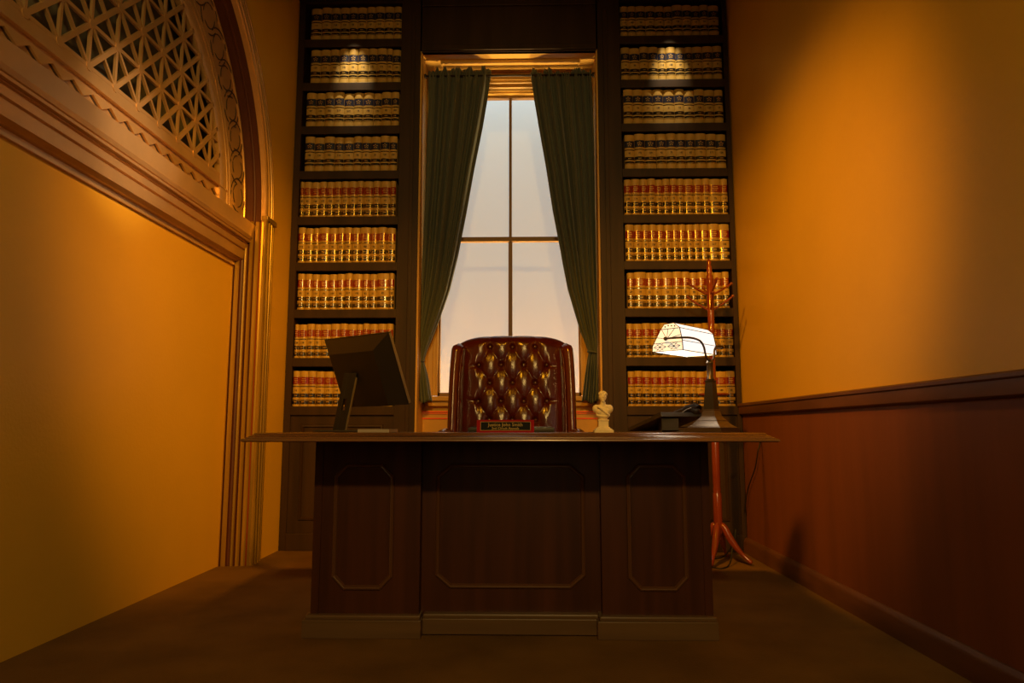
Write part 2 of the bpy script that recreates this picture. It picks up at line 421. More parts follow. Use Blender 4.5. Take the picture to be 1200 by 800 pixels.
def make_book(kind):
    t = make_cover().build('law_book', [M['book'], M['black']], angle=50)
    pg = MB().box(-BW / 2 + .0031, BW / 2 - .0031, .016, BD - .006, .004, BH - .005).build('pages', M['pages'], t)
    lab = MB(); low = MB(); foot = MB()
    def ft(a, b_): return (BH * (1 - b_), BH * (1 - a))
    if kind == 'navy':
        z0, z1 = ft(.18, .38); strip(lab, z0, z1, BW * .985, .0009, 0)
        for (a, b_) in ((.175, .182), (.378, .385)): strip(lab, *ft(a, b_), BW * .985, .0014, 1)
        # pale flower stamp, a ring of little petals
        zc = (z0 + z1) / 2
        for k in range(5):
            a = 2 * math.pi * k / 5 + .3
            lab.box(.009 * math.cos(a) - .0028, .009 * math.cos(a) + .0028, -.0018, -.0005, zc + .012 * math.sin(a) - .003, zc + .012 * math.sin(a) + .003, 1)
        lab.box(-.002, .002, -.0018, -.0005, zc - .003, zc + .003, 1)
        strip(low, *ft(.645, .735), BW * .985, .0009, 0); strip(foot, *ft(.77, .85), BW * .985, .0009, 0)
        strip(low, *ft(.735, .743), BW * .985, .001, 1); strip(foot, *ft(.85, .858), BW * .985, .001, 1)
        low.box(-.008, .008, -.0016, -.0005, BH * (1 - .70), BH * (1 - .685), 1)
        ml, mlow = [M['navy'], M['gold']], [M['black'], M['gold']]
    else:
        z0, z1 = ft(.175, .37); strip(lab, z0, z1, BW * .985, .0009, 0)
        for (a, b_) in ((.15, .16), (.165, .172), (.378, .386), (.40, .405)): strip(lab, *ft(a, b_), BW * .985, .0012, 1)
        for k, hw in ((0, .011), (1, .014), (2, .009)):
            zc = z1 - .012 - k * .012; lab.box(-hw, hw, -.0016, -.0005, zc - .002, zc + .0025, 1)
        strip(low, *ft(.64, .75), BW * .985, .0009, 0); strip(foot, *ft(.81, .94), BW * .985, .0009, 0)
        strip(low, *ft(.632, .64), BW * .985, .001, 1); strip(low, *ft(.75, .758), BW * .985, .001, 1); strip(foot, *ft(.802, .81), BW * .985, .001, 1); strip(foot, *ft(.94, .948), BW * .985, .001, 1)
        low.box(-.011, .011, -.0016, -.0005, BH * (1 - .70), BH * (1 - .685), 1)
        foot.box(-.009, .009, -.0016, -.0005, BH * (1 - .885), BH * (1 - .865), 1)
        ml, mlow = [M['redl'], M['gold']], [M['black'], M['gold']]
    a = lab.build('title_label', ml, t, angle=60); b_ = low.build('volume_label', mlow, t, angle=60); foot.build('foot_label', mlow, t, angle=60)
    a['label'] = ('navy' if kind == 'navy' else 'red') + ' title label with gold stamping'; b_['label'] = 'black volume label with gold lines'
    return t
protos = {'navy': make_book('navy'), 'red': make_book('red')}
nums = {}
for k in range(24):
    s = str(random.choice([8, 14, 31, 47, 56, 62, 73, 82, 95, 101, 114, 128, 139, 143, 157, 166, 171, 185, 192, 204, 217]))
    if s not in nums: nums[s] = text_mesh(s, .017, 'volume_number', M['ink_shade'], bold=.0006)
numk = list(nums)
ordn = ['first', 'second', 'third', 'fourth', 'fifth', 'sixth', 'seventh', 'eighth', 'ninth', 'tenth', 'eleventh', 'twelfth', 'thirteenth', 'fourteenth']
used = {'navy': False, 'red': False}
def place_book(kind, x0, x1, z, h, dy, lean, label, group):
    src = protos[kind]; first = not used[kind]
    if first: r = src; used[kind] = True
    else:
        r = src.copy(); COL.objects.link(r)
        for ch in list(src.children):
            if ch.name.startswith('volume_number'): continue
            c = ch.copy(); COL.objects.link(c); c.parent = r
    w = x1 - x0 - .0014
    r.location = ((x0 + x1) / 2, YB + .004 + dy, z + .0005); r.scale = (w / BW, 1, h / BH); r.rotation_euler = (0, lean, 0)
    me = nums[random.choice(numk)]
    nb = bpy.data.objects.new('volume_number', me); COL.objects.link(nb); nb.parent = r
    nb.location = (0, -.0009, BH * (1 - (.54 if kind == 'navy' else .55))); nb.rotation_euler = (math.pi / 2, 0, 0)
    nb.scale = (BW / w * .95 if len(me.vertices) else 1, 1, 1)
    tag(r, label, 'book', group)
def rowpx(base, sc, xs): return [base + v / sc for v in xs]
S2 = 4.706
rows = {
 ('left', 0): rowpx(330, S2, [165, 222, 275, 325, 375, 420, 470, 517, 568, 620, 665]),
 ('left', 1): rowpx(330, S2, [162, 216, 268, 320, 371, 422, 478, 526, 580, 612, 657]),
 ('left', 2): rowpx(330, S2, [137, 190, 241, 290, 345, 400, 450, 508, 552, 605, 648]),
 ('left', 3): rowpx(330, S2, [130, 182, 236, 293, 343, 398, 443, 492, 545, 594, 638]),
 ('left', 4): rowpx(330, S2, [87, 124, 165, 210, 249, 290, 330, 371, 415, 453, 505, 545, 600, 630]),
 ('left', 5): rowpx(330, S2, [88, 132, 175, 208, 262, 307, 347, 388, 432, 490, 530, 578, 627]),
 ('left', 6): rowpx(330, 4, [75, 109, 143, 178, 221, 258, 297, 332, 378, 411, 447, 503, 527]),
 ('left', 7): rowpx(330, 4, [47, 82, 118, 154, 185, 230, 272, 308, 350, 380, 410, 450, 490, 522]),
 ('left', 8): rowpx(330, 4, [45, 84, 124, 160, 200, 240, 278, 318, 355, 395, 435, 478, 520]),
 ('right', 0): rowpx(700, S2, [125, 168, 212, 265, 318, 368, 412, 468, 518, 565, 612, 668]),
 ('right', 1): rowpx(700, S2, [130, 178, 233, 280, 333, 378, 430, 482, 524, 580, 636, 686]),
 ('right', 2): rowpx(700, S2, [143, 195, 250, 305, 362, 425, 478, 533, 588, 644, 692]),
 ('right', 3): rowpx(700, S2, [150, 205, 262, 325, 380, 435, 487, 540, 600, 655, 712]),
 ('right', 4): rowpx(700, S2, [147, 187, 235, 277, 320, 360, 400, 440, 478, 530, 578, 620, 680, 720]),
 ('right', 5): rowpx(700, S2, [155, 202, 246, 287, 328, 370, 412, 450, 490, 530, 568, 615, 672, 735]),
 ('right', 6): rowpx(720, 3.64, [55, 85, 135, 165, 203, 250, 287, 322, 356, 390, 425, 460, 490]),
 ('right', 7): rowpx(720, 3.64, [52, 82, 120, 156, 192, 230, 268, 304, 340, 376, 410, 444, 476, 508]),
 ('right', 8): rowpx(720, 3.64, [58, 88, 120, 157, 190, 222, 255, 287, 325, 352, 390, 430, 478, 518]),
}
shelfname = ['top shelf', 'second shelf down', 'third shelf down', 'fourth shelf down', 'fifth shelf down', 'sixth shelf down', 'seventh shelf down', 'eighth shelf down', 'bottom shelf']
for (side, i), xs in rows.items():
    kind = 'navy' if i < 4 else 'red'
    yb = (LB if side == 'left' else RB)[i]
    X = [at(px, yb - 15, y=YB + .02).x for px in xs]
    lim = (-1.558, -.880) if side == 'left' else (.659, 1.368)
    X = [min(max(x, lim[0]), lim[1]) for x in X]
    hrow = at(410, LT[i], y=YB + .015).z - zs[i] - .004 if side == 'left' else None
    top = [9, 58, 109, 160, 213, 267, 321, 379.5, 435][i] if side == 'left' else [7, 55.5, 105.5, 157, 210, 263, 319, 379, 435][i]
    hh = at(410 if side == 'left' else 795, top, y=YB + .015).z - zs[i]
    N = len(X) - 1
    for k in range(N):
        h = hh + random.uniform(-.004, .003)
        if kind == 'navy' and random.random() < .25: h -= .006
        lab = '%s law book, %s label, %s from left on %s of %s bookcase' % ('tan', 'navy' if kind == 'navy' else 'red', ordn[k], shelfname[i], side)
        place_book(kind, X[k], X[k + 1], zs[i], h, random.uniform(0, .006), 0, lab,
                   '%s labelled law books on the %s of the %s bookcase' % ('navy' if kind == 'navy' else 'red', shelfname[i], side))
# ------------------------------------------------------------------ archway on the left wall
aw = empty('archway', (XL, YC, 0)); tag(aw, 'carved arched doorway surround with pierced grille over a beam, on the left wall', 'archway')
def child(root, o):
    o.parent = root; o.matrix_parent_inverse = (Matrix.Translation(root.location) @ Matrix.Rotation(root.rotation_euler.z, 4, 'Z')).inverted(); return o
def archpath(r, zb, seg=56, y_in=0):
    p = [(YC - r, zb)] + [(YC - r * math.cos(math.pi * k / seg), ZC + r * math.sin(math.pi * k / seg)) for k in range(seg + 1)] + [(YC + r, zb)]
    return p
PX = lambda a, b_, h: (h, a, b_)
# outer casing of the arch
cprof = [(-.004, -1.62), (-.004, -1.592), (.004, -1.586), (.022, -1.586), (.026, -1.594), (.040, -1.594), (.046, -1.586), (.062, -1.584), (.070, -1.592), (.084, -1.598), (.088, -1.588), (.104, -1.588), (.112, -1.598), (.130, -1.600), (.134, -1.594), (.152, -1.597), (.155, -1.615)]
child(aw, sweep(MB(), archpath(1.29, 2.045), cprof, PX).build('arch_casing', M['bronze'], angle=35))
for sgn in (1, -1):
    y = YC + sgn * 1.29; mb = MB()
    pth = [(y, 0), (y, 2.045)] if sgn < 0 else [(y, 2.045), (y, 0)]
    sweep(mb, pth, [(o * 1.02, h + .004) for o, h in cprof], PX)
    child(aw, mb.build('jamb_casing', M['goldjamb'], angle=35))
    mb = MB(); a, b_ = sorted((y - sgn * .006, y + sgn * .160)); mb.box(-1.615, -1.578, a, b_, 2.042, 2.072, bev=.004)
    child(aw, mb.build('impost_block', M['goldjamb']))
# deep reveal with a bead
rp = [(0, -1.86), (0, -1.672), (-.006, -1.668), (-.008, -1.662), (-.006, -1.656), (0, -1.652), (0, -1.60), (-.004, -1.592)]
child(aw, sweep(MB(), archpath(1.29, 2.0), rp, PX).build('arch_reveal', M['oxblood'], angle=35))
# stepped mouldings on the jambs
jp = [(0, [(0, -1.775), (-.034, -1.772), (-.034, -1.764)]), (1, [(-.034, -1.764), (-.022, -1.762), (-.022, -1.757), (-.031, -1.755)]), (0, [(-.031, -1.755), (-.031, -1.728)]),
      (1, [(-.031, -1.728), (-.014, -1.724), (-.010, -1.714)]), (2, [(-.010, -1.714), (-.012, -1.709), (-.024, -1.706)]), (0, [(-.024, -1.706), (-.029, -1.700), (-.027, -1.692), (-.020, -1.688)]),
      (1, [(-.020, -1.688), (-.008, -1.684), (-.008, -1.679)]), (0, [(-.008, -1.679), (-.022, -1.675), (-.024, -1.664), (-.014, -1.656)]), (1, [(-.014, -1.656), (-.006, -1.653), (-.006, -1.649)]),
      (0, [(-.006, -1.649), (-.017, -1.645), (-.017, -1.628), (-.010, -1.622)]), (2, [(-.010, -1.622), (-.004, -1.618), (-.004, -1.614)]), (0, [(-.004, -1.614), (-.010, -1.610), (-.006, -1.602), (0, -1.600)])]
for sgn in (1, -1):
    y = YC + sgn * 1.29; mb = MB()
    for mi_, pp_ in jp: sweep(mb, [(y, 0), (y, 2.03)] if sgn < 0 else [(y, 2.03), (y, 0)], pp_, PX, mi=mi_)
    child(aw, mb.build('jamb_moulding', [M['goldjamb'], M['oxblood'], M['redbead']], angle=35))
# beam (lintel)
bp_ = [(-1.78, 1.756), (-1.757, 1.757), (-1.755, 1.781), (-1.735, 1.783), (-1.722, 1.792), (-1.714, 1.798), (-1.702, 1.844), (-1.712, 1.847), (-1.712, 1.853), (-1.698, 1.855), (-1.688, 1.880), (-1.697, 1.882), (-1.697, 1.888), (-1.684, 1.889), (-1.690, 1.892), (-1.690, 1.897), (-1.672, 1.899), (-1.668, 1.908), (-1.676, 1.911), (-1.666, 1.914), (-1.656, 1.930), (-1.660, 1.932), (-1.650, 2.008), (-1.66, 2.016), (-1.745, 2.072), (-1.78, 2.072)]
mb = MB(); vs = []
for y in (YC - 1.29, YC + 1.29):
    for x, z in bp_: vs.append((x, y, z))
n_ = len(bp_); mb.add(vs, [(k, (k + 1) % n_, n_ + (k + 1) % n_, n_ + k) for k in range(n_)] + [tuple(range(n_)), tuple(range(n_, 2 * n_))])
child(aw, mb.build('beam', M['bronze']))
# ring border
rr = .93
bprof = [(0, -1.752), (0, -1.722), (.003, -1.72), (.082, -1.72), (.084, -1.728), (.092, -1.728), (.094, -1.719), (.118, -1.719), (.120, -1.728), (.128, -1.728), (.130, -1.72), (.335, -1.72), (.338, -1.714), (.350, -1.714), (.352, -1.72), (.366, -1.72)]
child(aw, sweep(MB(), archpath(rr, 2.04), bprof, PX).build('grille_border', M['bronze'], angle=35))
# guilloche rings on the border: dark tubes paint the shade of incised slits
mb = MB(); rc = 1.172; k = 0
nring = 22
for i in range(nring):
    a = math.pi * (i + .35) / nring; cy = YC - rc * math.cos(a); cz = ZC + rc * math.sin(a)
    for q, w_, gaps in ((.098, .0042, (.6, 2.2, 3.9)), (.066, .0036, (1.4, 4.6))):
        run = []
        for j in range(41):
            t = 2 * math.pi * j / 40; gap = any(abs(t - g_) < .28 for g_ in gaps)
            if not gap: run.append((-1.7195, cy + q * math.cos(t + a), cz + q * math.sin(t + a)))
            if gap or j == 40:
                if len(run) > 2: mb.tube(run, [.0008] + [w_] * (len(run) - 2) + [.0008], 6)
                run = []
child(aw, mb.build('carved_ring_shade', M['ink_shade'], smooth=True))
# base strip with saw-tooth overlay
mb = MB().box(-1.760, -1.748, YC - 1.08, YC + 1.08, 2.05, 2.13)
per = .122; y = YC - 1.02; ys = []
pts = []
y0_ = 2.176 - 8 * per
k = 0
while y0_ + k * per / 2 < YC + 1.06:
    yy = y0_ + k * per / 2
    if yy > YC - 1.06: pts.append((yy, 2.110 if k % 2 == 0 else 2.076))
    k += 1
vs = []; fs = []
for (yy, zz) in pts:
    vs += [(-1.736, yy, 2.135), (-1.736, yy, zz), (-1.748, yy, zz), (-1.748, yy, 2.135)]
for i in range(len(pts) - 1):
    a = 4 * i; b_ = 4 * i + 4; fs += [(a, b_, b_ + 1, a + 1), (a + 1, b_ + 1, b_ + 2, a + 2), (a, a + 3, b_ + 3, b_)]
mb.add(vs, fs)
sl = MB()  # dark bars that paint the shade inside the slanted gaps
for (ya, za), (yb_, zb_) in zip(pts, pts[1:]):
    if za > zb_: sl.add([(-1.7465, ya, za), (-1.7465, yb_, zb_), (-1.7465, yb_ - .019, zb_), (-1.7465, ya - .019, za), (-1.7485, ya, za), (-1.7485, yb_, zb_), (-1.7485, yb_ - .019, zb_), (-1.7485, ya - .019, za)], [(0, 1, 2, 3), (4, 5, 6, 7), (0, 1, 5, 4), (2, 3, 7, 6), (1, 2, 6, 5), (3, 0, 4, 7)])
mb.box(-1.75, -1.722, YC - rr, YC + rr, 2.135, 2.2)
mb.box(-1.75, -1.717, YC - rr - .1, YC + rr + .1, 2.133, 2.139)
so_ = child(aw, mb.build('sawtooth_strip', M['bronze']))
slo = sl.build('slot_shade', M['ink_shade'], so_)
# the pierced lattice
mb = MB(); g = .1785; gy0 = 2.601; gz0 = 2.197; cR = rr + .012
def clip(p, d):
    # line p+t d inside circle (YC,ZC,cR) and z>2.195
    ox, oz = p[0] - YC, p[1] - ZC; b_ = ox * d[0] + oz * d[1]; c_ = ox * ox + oz * oz - cR * cR; D = b_ * b_ - c_
    if D <= 0: return None
    t0, t1 = -b_ - math.sqrt(D), -b_ + math.sqrt(D)
    if abs(d[1]) > 1e-6:
        tz = (2.195 - p[1]) / d[1]
        if d[1] > 0: t0 = max(t0, tz)
        else: t1 = min(t1, tz)
    elif p[1] < 2.195: return None
    return (t0, t1) if t1 - t0 > .02 else None
def bar(p, d, w_, x0, x1):
    c_ = clip(p, d)
    if not c_: return
    a = (p[0] + d[0] * c_[0], p[1] + d[1] * c_[0]); b_ = (p[0] + d[0] * c_[1], p[1] + d[1] * c_[1]); nx_, nz2 = -d[1] * w_ / 2, d[0] * w_ / 2
    q = [(a[0] + nx_, a[1] + nz2), (b_[0] + nx_, b_[1] + nz2), (b_[0] - nx_, b_[1] - nz2), (a[0] - nx_, a[1] - nz2)]
    vs = [(x0, y, z) for y, z in q] + [(x1, y, z) for y, z in q]
    mb.add(vs, [(0, 1, 2, 3), (4, 5, 6, 7), (0, 1, 5, 4), (1, 2, 6, 5), (2, 3, 7, 6), (3, 0, 4, 7)])
s2 = math.sqrt(.5)
for k in range(-9, 14):
    bar((gy0 + g * k, 2.3), (0, 1), .0135, -1.733, -1.7215)
    bar((YC, gz0 + g * k), (1, 0), .0165, -1.733, -1.7210)
    bar((gy0 + g * k, gz0), (s2, s2), .021, -1.733, -1.7200)
    bar((gy0 + g * k, gz0), (-s2, s2), .0125, -1.733, -1.7205)
for i in range(-8, 12):
    for j in range(0, 6):
        y, z = gy0 + g * i, gz0 + g * j
        if math.hypot(y - YC, z - ZC) < rr - .01:
            mb.lathe([(.019, 0), (.019, .0142)], c=(-1.733, y, z), seg=8, mtx=Matrix.Rotation(math.pi / 2, 4, 'Y') @ Matrix.Rotation(math.pi / 8, 4, 'Z'))
child(aw, mb.build('lattice_grille', M['bronze']))
child(aw, MB().box(-1.865, -1.855, YC - 1.31, YC + 1.31, 1.80, 3.36).build('backing_board', M['void']))

# ------------------------------------------------------------------ curtains
YCU = 4.80
rodz = at(600, 89.5, y=YCU).z
def curtain(side):
    if side == 'left':
        outer = [(80, 502.5), (120, 503), (200, 500.5), (300, 496), (400, 489.5), (425, 487), (475, 486.5)]
        inner = [(80, 576), (87, 575.5), (120, 571), (150, 566), (200, 556), (250, 547), (300, 537), (340, 527), (370, 516), (390, 508), (408, 500.5), (423, 496.5), (440, 501), (470, 505.5), (476, 506)]
        ytop, ybot, tie = 83, 472, 423
    else:
        outer = [(80, 693), (120, 694), (200, 697), (300, 699.5), (400, 703), (413, 703.5), (475, 703.5)]
        inner = [(80, 621), (87, 622), (120, 626), (150, 631), (200, 640), (250, 648), (300, 658), (340, 666), (370, 675), (390, 681), (402, 686), (413, 689.5), (440, 686), (470, 682.5), (476, 682)]
        ytop, ybot, tie = 86, 471, 413
    nu, nv = 150, 150; vs = []; fs = []; rnd = random.Random(3 if side == 'left' else 5)
    ph = [rnd.uniform(0, 6.28) for _ in range(8)]
    ruff = [0.0] * (nu + 1)
    for c_ in range(11):
        cu_ = rnd.random(); wd = rnd.uniform(.02, .05); hh = rnd.uniform(.012, .040)
        for i in range(nu + 1): ruff[i] = max(ruff[i], hh * max(0, 1 - (abs(i / nu - cu_) / wd) ** 3))
    for j in range(nv + 1):
        t = j / nv; py = ytop + (ybot - ytop) * t
        xo = at(lerp_tab(outer, py), py, y=YCU).x; xi = at(lerp_tab(inner, py), py, y=YCU).x; z = at(600, py, y=YCU).z
        wid = abs(xi - xo)
        tied = math.exp(-((py - tie) / 16) ** 2)
        amp = .045 * (1 - .55 * tied) * min(1, .5 + t * 6)
        for i in range(nu + 1):
            u = i / nu
            uu = u + .02 * math.sin(2 * math.pi * u * 2.3 + ph[0]) + .012 * math.sin(t * 5 + ph[1] + u * 9)
            yy = amp * (.62 * math.sin(2 * math.pi * 7.0 * uu + ph[2]) + .30 * math.sin(2 * math.pi * 12.3 * uu + ph[3] + t * 1.5) + .14 * math.sin(2 * math.pi * 23 * uu + ph[4]))
            if t < .05: # gathered heading, finer pleats
                k_ = 1 - t / .05; yy = yy * (1 - .7 * k_) + .010 * k_ * math.sin(2 * math.pi * 24 * u + ph[5])
            x = min(max(xo + (xi - xo) * u, RX0 + .012), RX1 - .012)
            x += .004 * math.sin(2 * math.pi * 7 * uu + ph[2] + 1.2) * (1 - tied)
            zz = z
            if j == 0: zz = z + ruff[i] - .006 + .003 * math.sin(i * 2.1)
            elif j == 1: zz = z + ruff[i] * .45
            if t > .985: zz = z + .012 * math.sin(u * 9 + ph[6]) + (.02 * (1 - u) if side == 'left' else 0)
            vs.append((x, YCU - .012 + yy, zz))
    for j in range(nv):
        for i in range(nu): a = j * (nu + 1) + i; fs.append((a, a + 1, a + nu + 2, a + nu + 1))
    o = mesh('curtain', vs, fs, M['curtain'], smooth=True); so = o.modifiers.new('thick', 'SOLIDIFY'); so.thickness = .0025
    # tie band
    za = at(600, tie, y=YCU).z; xa = at(lerp_tab(outer, tie), tie, y=YCU).x; xb = at(lerp_tab(inner, tie), tie, y=YCU).x; xa = min(max(xa, RX0 + .016), RX1 - .016)
    cx = (xa + xb) / 2; hw = abs(xa - xb) / 2 + .003
    pts = [(cx + hw * math.cos(2 * math.pi * k / 20), YCU - .012 + .030 * math.sin(2 * math.pi * k / 20), za + .006 * math.cos(2 * math.pi * k / 20) * (1 if side == 'left' else -1)) for k in range(21)]
    tb = MB().tube(pts, .007, 8).build('tieback', M['curtain'], o, smooth=True); tb['label'] = 'narrow band of the same cloth'
    tag(o, 'dark green gathered curtain tied back on the %s side of the window' % side, 'curtain', 'green window curtains')
    return o
curtain('left'); curtain('right')
rd = MB().tube([(RX0 + .001, YCU - .012, rodz), (RX1 - .001, YCU - .012, rodz)], .008, 12)
rdo = rd.build('curtain_rod', M['rod'], smooth=True); tag(rdo, 'thin dark iron curtain rod across the top of the window recess', 'curtain rod')
for x in (RX0 + .008, RX1 - .008):
    MB().lathe([(.018, -.008), (.018, .004), (.011, .008)], c=(x, YCU - .012, rodz), mtx=Matrix.Rotation(math.pi / 2 * (1 if x < 0 else -1), 4, 'Y')).build('rod_bracket', M['rod'], rdo, smooth=True)

# ------------------------------------------------------------------ desk
dk = empty('executive_desk', (-.065, 2.95, 0)); tag(dk, 'large dark mahogany double pedestal desk with octagonal panel mouldings', 'desk')
mb = MB(); TX0, TX1, TY0, TY1 = -.992, .862, 2.452, 3.37; ZT = .7655
rect = [(TX0, TY0), (TX1, TY0), (TX1, TY1), (TX0, TY1)]
tp = [(.03, .7335), (.006, .7335), (0, .7365), (0, .741), (.004, .7445), (.012, .7465), (.013, .7495), (.019, .7515), (.026, .756), (.034, .7605), (.036, .7635), (.041, ZT)]
sweep(mb, rect, tp, lambda a, b_, h: (a, b_, h), closed=True)
mb.box(TX0 + .0409, TX1 - .0409, TY0 + .0409, TY1 - .0409, .735, ZT)
child(dk, mb.build('desktop', M['desktop'], angle=50))
def pmould(x0, x1, z0, z1, cx, cz, y, nm='panel_moulding', parent=None):
    pth = [(x0 + cx, z0), (x1 - cx, z0), (x1, z0 + cz), (x1, z1 - cz), (x1 - cx, z1), (x0 + cx, z1), (x0, z1 - cz), (x0, z0 + cz)]
    o = sweep(MB(), pth, [(-.001, 0), (.001, .007), (.006, .0095), (.010, .007), (.013, .0075), (.016, .003), (.017, 0)], lambda a, b_, h: (a, y - h, b_), closed=True).build(nm, M['mould'])
    return o
def pedestal(x0, x1, mx0, mx1):
    mb = MB().box(x0, x1, 2.79, 3.30, .06, .7335)
    # corner stiles slightly proud of the field
    mb.box(x0, x0 + .03, 2.785, 2.79, .08, .7335); mb.box(x1 - .03, x1, 2.785, 2.79, .08, .7335)
    o = child(dk, mb.build('pedestal', M['desk']))
    z1 = at(600, 543, y=2.79).z; z0 = at(600, 691.5, y=2.79).z
    mo = pmould(mx0, mx1, z0, z1, .046, .048, 2.79); mo.parent = o
    pl = MB().box(x0 - .022, x1 + .012 if x1 < 0 else x1 + .010, 2.752, 3.32, 0, .066, bev=.003); pl.box(x0 - .014, x1 + .008, 2.762, 3.31, .064, .082, bev=.006)
    po = pl.build('plinth', M['plinth']); po.parent = o
    return o
def xp(px, y=2.785): return at(px, 640, y=y).x
pedestal(-.826, -.412, xp(389.5), xp(460.5)); pedestal(.284, .700, xp(735.5), xp(806))
mb = MB().box(-.412, .284, 2.84, 2.86, .06, .7335)
mo_ = child(dk, mb.build('modesty_panel', M['desk']))
z1 = at(600, 543, y=2.84).z; z0 = at(600, 689, y=2.84).z
o = pmould(at(510.3, 640, y=2.835).x, at(686, 640, y=2.835).x, z0, z1, .058, .048, 2.84); o.parent = mo_
pl = MB().box(-.400, .272, 2.800, 2.86, 0.004, .062, bev=.003); pl.box(-.400, .272, 2.808, 2.86, .060, .078, bev=.006)
o = pl.build('plinth', M['plinth']); o.parent = mo_

# ------------------------------------------------------------------ tufted chair
CX, CY = -.080, 3.96
ch = empty('executive_chair', (CX, CY - .2, 0)); tag(ch, 'oxblood leather button tufted wingback executive chair behind the desk', 'chair')
ZB0 = at(599, 405.5, y=3.93).z; DZ = (at(599, 405.5, y=3.93).z - at(599, 492, y=3.93).z) / 4; DX = .1275
ztopc = at(600, 397, y=3.98).z - .002
def tuft(u, z):
    w_ = (ZB0 - z) / (2 * DZ); a = u / DX + w_; b_ = u / DX - w_
    s, t = abs(math.sin(math.pi * a)), abs(math.sin(math.pi * b_))
    h = .62 * max(s, t) ** .55 + .38 * min(s, t) ** .5
    # above the first row only the upright pleats remain
    if z > ZB0:
        k = min(1, (z - ZB0) / .02); c_ = abs(math.sin(math.pi * u / DX)) ** .35
        if abs(u) > 1.25 * DX: c_ = 1
        fade = max(0, 1 - (z - ZB0) / .09); h = h * (1 - k) + k * (1 - (1 - c_) * (.25 + .75 * fade) * .8)
    # plain shoulders left and right of the buttons
    k = min(1, max(0, (abs(u) - 1.46 * DX) / (.16 * DX))); k = k * k * (3 - 2 * k)
    fo = max(0, 1 - (abs(u) - 1.5 * DX) / (.45 * DX)) if abs(u) > 1.5 * DX else 1
    cr = 0
    for q in (1, 3, 5, 7): cr = max(cr, math.exp(-((z - (ZB0 - q * DZ) - (abs(u) - 1.5 * DX) * .12) / .010) ** 2))
    rnd_ = max(0, (abs(u) - 1.5 * DX) / (.312 - 1.5 * DX)) ** 1.6
    h = h * (1 - k) + k * (.95 - .45 * cr * fo - .75 * rnd_)
    return h
buttons = []
for k in range(0, 8):
    cols = (0, -1, 1) if k % 2 == 0 else (-.5, .5, -1.5, 1.5)
    for c_ in cols: buttons.append((c_ * DX, ZB0 - k * DZ))
def backprof(p):
    """distance p along the face from z=.46 up, over the top roll and down the rear -> (y, z, ny, nz)"""
    zt = ztopc - .045; Ls = zt - .46; rl = .045; La = math.pi * rl
    lean = lambda z: (z - .46) * .12 - .03
    if p < Ls: z = .46 + p; return (CY - .045 + lean(z), z, -1, 0)
    if p < Ls + La:
        a = (p - Ls) / rl; return (CY + lean(zt) - rl * math.cos(a), zt + rl * math.sin(a), -math.cos(a), math.sin(a))
    z = zt - (p - Ls - La); return (CY + .045 + lean(z), z, 1, 0)
zt = ztopc - .045; Ltot = (zt - .46) + math.pi * .045 + (zt - .46)
nu, nv = 150, 280; vs = []; fs = []
for j in range(nv + 1):
    p = Ltot * j / nv; y, z, ny, nz2 = backprof(p); front = ny < .3
    for i in range(nu + 1):
        u = -.312 + .624 * i / nu; e = (abs(u) / .312)
        drop = -.034 * (abs(u) / .312) ** 3.2
        zz = z + (drop if z > zt - .10 else drop * max(0, (z - .9) / (zt - 1.0)))
        h = 0
        if p < (zt - .46) + .045 * 2.0:
            zq = .46 + p; h = tuft(u, zq)
            for bu, bz in buttons:
                d2 = (u - bu) ** 2 + (zq - bz) ** 2
                if d2 < .0016: h -= .55 * math.exp(-d2 / .00016)
            h = max(h, -.12)
            fade = 1 if p < (zt - .46) else max(0, 1 - (p - (zt - .46)) / .09)
            h = h * fade + .75 * (1 - fade)
        hh = .030 * h * (1 - e ** 14)
        edge = .03 * max(0, (e - .86) / .14) ** 2
        vs.append((CX + u, y + ny * hh + (edge if ny < 0 else -edge), zz + nz2 * hh))
for j in range(nv):
    for i in range(nu): a = j * (nu + 1) + i; fs.append((a, a + 1, a + nu + 2, a + nu + 1))
for i0, sg in ((0, 1), (nu, -1)):   # close the two side edges
    half = nv // 2
    for j in range(half): fs.append((j * (nu + 1) + i0, (j + 1) * (nu + 1) + i0, (nv - j - 1) * (nu + 1) + i0, (nv - j) * (nu + 1) + i0))
child(ch, mesh('backrest', vs, fs, M['leather'], smooth=True))
for bu, bz in buttons:
    if bz < .52: continue
    y = CY - .045 + (bz - .46) * .12 - .03 - .003
    child(ch, MB().ball((CX + bu, y, bz), .0085, sy=.6, seg=12, rings=8).build('button', M['button'], smooth=True))
